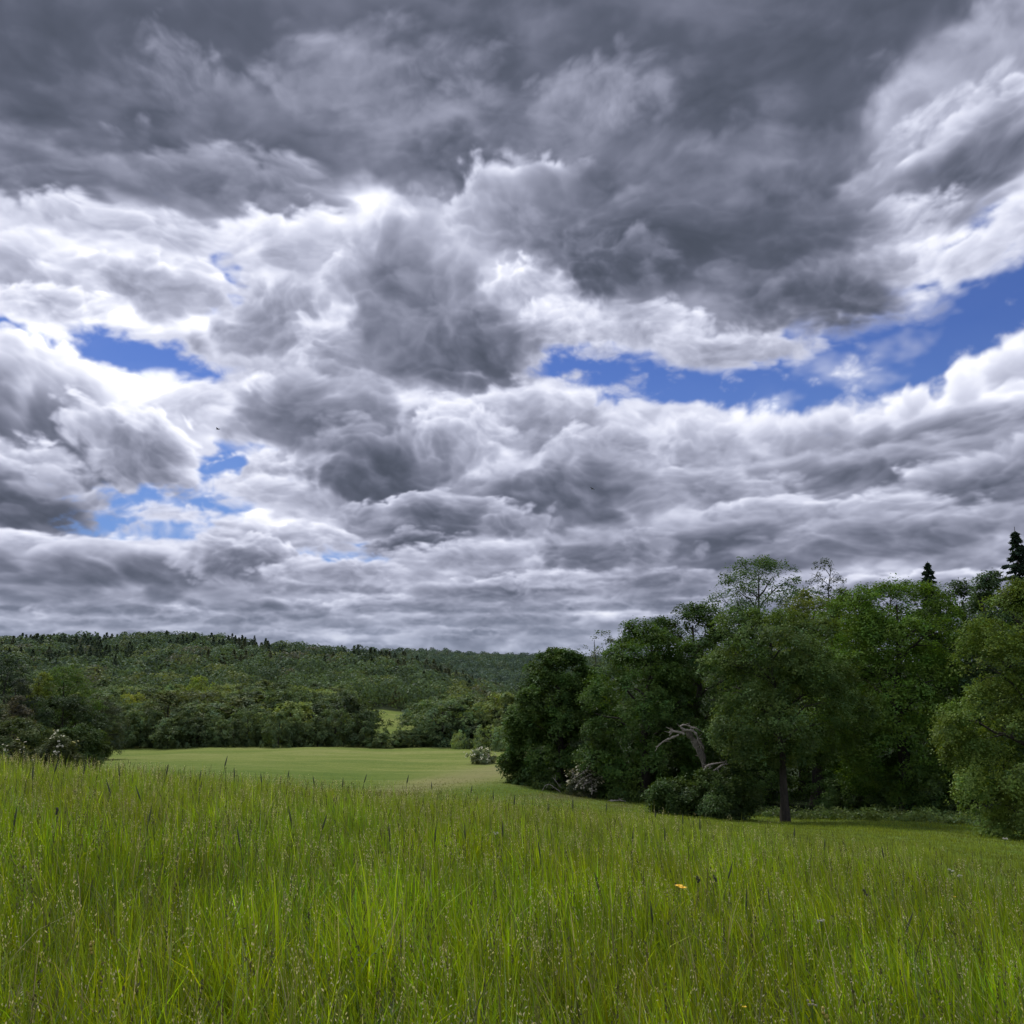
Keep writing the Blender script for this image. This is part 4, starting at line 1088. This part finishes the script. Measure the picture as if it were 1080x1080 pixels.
# ------------------------------------------------------------------ single plants that stand out in the long grass
def mat_plain(name, c, rough=.6):
    m, T = mat_new(name)
    n = T.noise(T.new('ShaderNodeTexCoord').outputs['Object'], 60, 3, .6)
    b = T.new('ShaderNodeBsdfPrincipled'); b.inputs['Roughness'].default_value = rough
    T.put(b.inputs['Base Color'], T.ramp(n, [(.3, [v * .75 for v in c]), (.7, [min(1, v * 1.15) for v in c])]))
    o = T.new('ShaderNodeOutputMaterial'); T.l.new(b.outputs[0], o.inputs[0]); return m

def plants():
    ms = mat_plain('green_stem', (.07, .12, .03)); md = mat_plain('dark_stem', (.045, .055, .022)); my = mat_plain('yellow_petal', (.85, .50, .015)); mw = mat_plain('white_petal', (.50, .48, .38))
    mk = mat_plain('dark_seed', (.035, .030, .025)); mp = mat_plain('pale_seed', (.33, .29, .19)); ml = mat_plain('pale_yellow', (.42, .34, .06))
    rs = np.random.default_rng(51)
    def base(name, px, py, H, label, cat, bow=(.0, .0), mat=ms, group=None, rad=.0016):
        """stem whose tip is seen at (px, py): walk out until the tip height fits"""
        d = pdir(px, py); YY = np.linspace(1.6, 26, 400)
        i = int(np.argmin(np.abs(d.z / d.y * YY - ground(d.x / d.y * YY, YY) - H)))
        tip = d * (YY[i] / d.y); foot = Vector((tip.x - bow[0], tip.y - bow[1], 0)); foot.z = gz(foot.x, foot.y)
        h = tip.z - foot.z
        o = link(name, None, label=label, cat=cat, group=group, loc=foot)
        k = np.linspace(0, 1, 9)
        P = np.stack([bow[0] * k ** 2, bow[1] * k ** 2, h * k], -1) + rs.normal(0, .003, (9, 3))
        P[-1] = (bow[0], bow[1], h)
        sc = 1 + .10 * max(0, tip.y - 3)
        tb = Tubes(); tb.add(P, rad * sc * np.linspace(1.2, .7, 9), 5)
        link('stem', tb.mesh('stem', mat), o)
        return o, P, sc, tip
    def petals(P, n, r, w, up, mat, parent, name='petal', one=True):
        th = np.linspace(0, 6.28, n, endpoint=False) + rs.random()
        C = P + np.stack([np.cos(th) * r * .55, np.sin(th) * r * .55, np.full(n, up * r * .3)], -1)
        A = unit(np.stack([np.cos(th), np.sin(th), np.full(n, up)], -1)); Wd = np.stack([-np.sin(th), np.cos(th), np.zeros(n)], -1)
        V, F = quads(C, A * r * .5, Wd * w)
        link(name, mesh_np(name, V, [F], mat), parent)
    def ball(c, r, mat, parent, name, sq=(1, 1, 1), n=26):
        A = rs.normal(0, 1, (n * 3, 3)); A = unit(A); C = np.array(c) + A * r * np.array(sq)
        Wd = unit(np.cross(A, rs.normal(0, 1, A.shape))); U = np.cross(A, Wd)
        V, F = quads(C, U * r * .55, Wd * r * .45)
        bm = bmesh.new(); bmesh.ops.create_icosphere(bm, subdivisions=2, radius=r * .85)
        for v in bm.verts: v.co = Vector((v.co.x * sq[0], v.co.y * sq[1], v.co.z * sq[2])) + Vector(c)
        V2 = np.array([v.co[:] for v in bm.verts]); F2 = np.array([[v.index for v in f.verts] for f in bm.faces]) + len(V); bm.free()
        link(name, mesh_np(name, np.concatenate([V, V2]), [F, F2], mat), parent)
    # yellow flowers
    for i, (px, py, lb) in enumerate([(716, 934, 'bright orange yellow flower head on a stem in the long grass, right of centre'), (720, 936, 'second bright yellow flower, just below and right of the highest yellow one')]):
        o, P, sc, tip = base('yellow_flower', px, py, .66 - .01 * i, lb, 'flower', (.05 - .08 * i, 0))
        petals(P[-1], 13, .026 * sc, .005 * sc, .12, my, o, 'petal'); ball(P[-1], .006 * sc, my, o, 'flower_centre')
    for px, py, lb in [(1007, 946, 'tiny yellow flower in the grass at the right, well below the wood'), (785, 1062, 'tiny orange yellow flower low at the bottom of the grass, right of centre')]:
        o, P, sc, tip = base('small_flower', px, py, .5, lb, 'flower'); petals(P[-1], 6, .011 * sc, .004 * sc, .3, my, o)
    for i, (px, py, lb) in enumerate([(97, 992, 'stem with a dull yellow flower cluster in the left foreground'), (852, 989, 'dull yellow flower cluster in the right foreground, upper one'), (872, 1066, 'dull yellow flower cluster at the bottom edge, right foreground')]):
        o, P, sc, tip = base('rattle_plant', px, py, .52, lb, 'flower')
        for j in range(5): ball(P[-1] + rs.normal(0, .008, 3) - np.array([0, 0, .012 * j]), .008, ml, o, 'flower')
    # white umbels
    for i, (px, py, lb) in enumerate([(1003, 917, 'cluster of dull white flowers in the grass at the far right, left of two'), (1012, 923, 'cluster of dull white flowers in the grass at the far right, right of two'), (1060, 884, 'white flower head just below the pale drooping tree'), (523, 878, 'small white tuft in the grass at the centre'), (856, 1056, 'pale fluffy seed head at the bottom of the grass, right of centre'),
                                      (866, 970, 'pale cluster of grass flowers right of centre')]):
        o, P, sc, tip = base('white_flower', px, py, .62, lb, 'flower')
        for j in range(7):
            a = rs.random() * 6.28; q = P[-1] + np.array([math.cos(a) * .016 * sc, math.sin(a) * .016 * sc, -.006 * j * .5])
            tb = Tubes(); tb.add([P[-2], (P[-2] + q) / 2 + np.array([0, 0, .004]), q], [.0008 * sc] * 3, 4)
            link('stalk', tb.mesh('stalk', ms), o)
            ball(q, .0055 * sc, mw if px != 856 else mp, o, 'floret', (1, 1, .6), 12)
    # dark seed heads
    for i, (px, py, H, bow, lb) in enumerate([(61, 853, .80, (.02, 0), 'dark knobbly seed head above the grass in the left foreground'), (737, 925, .68, (.03, 0), 'dark blotchy seed head right of the yellow flowers'), (753, 924, .66, (.09, 0), 'short dark tilted seed head, further right of the yellow flowers'), (912, 939, .66, (.05, 0), 'dark slanting seed head in the right half of the meadow')]):
        o, P, sc, tip = base('dark_seed_head', px, py, H, lb, 'seed head', bow, md)
        for j in range(4): ball(P[-1] + np.array([rs.normal(0, .006) + .01 * j * (bow[0] > .04) - .01, 0, -.014 * j]), .008 * sc * .8, mk, o, 'seed', (1, 1, 1.3), 14)
    # tall dark spikes that stand clear of the rest
    S = [(240, 797, .92, .12), (247, 810, .88, -.05), (275, 815, .86, -.06), (387, 816, .90, .16), (431, 817, .88, .10), (604, 842, .88, .0), (738, 842 + 20, .86, .0), (543, 838, .86, .03), (578, 846, .84, .0), (62, 800, .94, .12), (143, 828, .80, -.2), (112, 822, .82, -.18), (213, 823, .85, .05), (250, 872, .78, -.1),
         (460, 870, .80, .02), (490, 868, .80, -.02), (567, 885, .78, -.06), (627, 920, .70, -.10), (686, 950, .66, -.03), (773, 908, .74, .14), (701, 872, .80, .0), (810, 935, .68, -.02), (838, 872, .80, .04), (788, 935, .70, .04), (304, 850, .82, -.1), (345, 858, .8, .12), (668, 873, .8, .04), (963, 962, .62, .18), (410, 868, .8, -.04), (530, 866, .8, .0), (160, 850, .82, .05), (18, 850, .8, .03), (35, 806, .9, -.04), (90, 804, .9, .05), (125, 806, .9, -.08), (178, 806, .9, .1), (212, 812, .88, .02), (305, 812, .9, .06), (330, 818, .88, -.1), (362, 820, .88, .03), (455, 824, .88, -.05), (498, 828, .87, .08), (520, 834, .86, -.03), (640, 846, .85, .05), (690, 852, .84, -.06), (720, 858, .82, .02), (870, 884, .76, .04), (930, 892, .74, -.05)]
    for px, py, H, bx in S:
        o, P, sc, tip = base('seeding_grass_stem', px, py, H, 'tall dark thin grass spike standing clear above the long grass', 'grass stem', (bx, .0), md, 'tall dark grass spikes above the meadow', .0021)
        k = np.linspace(0, 1, 7)[:, None]; q0, q1 = P[-3], P[-1] 
        tb = Tubes(); tb.add(q0 + (q1 - q0) * k, (.0050 + .0012 * rs.random()) * sc * np.array([.35, .9, 1, .9, .75, .5, .15]), 6)
        link('seed_head', tb.mesh('seed_head', md), o)

# ------------------------------------------------------------------ birds far up
def birds():
    mb = mat_plain('dark_plumage', (.02, .02, .022))
    for px, py, Y, rz, bank, lb in [(229.5, 452.5, 90, 1.3, .2, 'tiny dark bird gliding before the bright clouds at the left'), (624.5, 515.5, 95, .35, .5, 'tiny dark bird banking before the grey clouds at the centre')]:
        bm = bmesh.new(); bmesh.ops.create_uvsphere(bm, u_segments=10, v_segments=8, radius=.07)
        for v in bm.verts:
            v.co.y *= 2.4; v.co.z *= .8
            if v.co.y < -.1: v.co.x *= .55 + .2 * abs(v.co.y); v.co.z *= .5
        me = bpy.data.meshes.new('bird'); bm.to_mesh(me); bm.free(); me.materials.append(mb)
        o = link('bird', me, label=lb, cat='bird', loc=pt(px, py, Y)); o.rotation_euler = (0, bank, rz)
        for s in (-1, 1):
            V = np.array([(0, .07, 0), (0, -.06, 0), (s * .14, -.07, .06), (s * .15, .09, .06), (s * .30, .0, .045), (s * .29, -.06, .04)]); F = np.array([[0, 1, 2, 3], [3, 2, 5, 4]])
            link('wing', mesh_np('wing', V, [F], mb), o)
        V = np.array([(-.03, -.12, 0), (.03, -.12, 0), (.06, -.28, 0), (-.06, -.28, 0)]); link('tail', mesh_np('tail', V, [np.array([[0, 1, 2, 3]])], mb), o)
import time as _t
_t0 = _t.time()
def lap(s): print('LAP', s, round(_t.time() - _t0, 1))
make_world(); lap('world')
make_ground(); lap('ground')
right_wood(); lap('wood')
conifer('fir_tree', 981, 84, 593, 44, 'small dark fir top poking above the wood skyline', 1, low=.6, dens=.9)
conifer('fir_tree', 1077, 74, 556, 84, 'dark fir top rising above the trees at the right edge', 2, low=.4)
left_cluster(); lap('left')
rest = valley_trees(); lap('valley')
far_wood(rest); lap('far')
meadow(); lap('grass')
seed_stems(); undergrowth(); snag(); plants(); birds(); lap('detail')
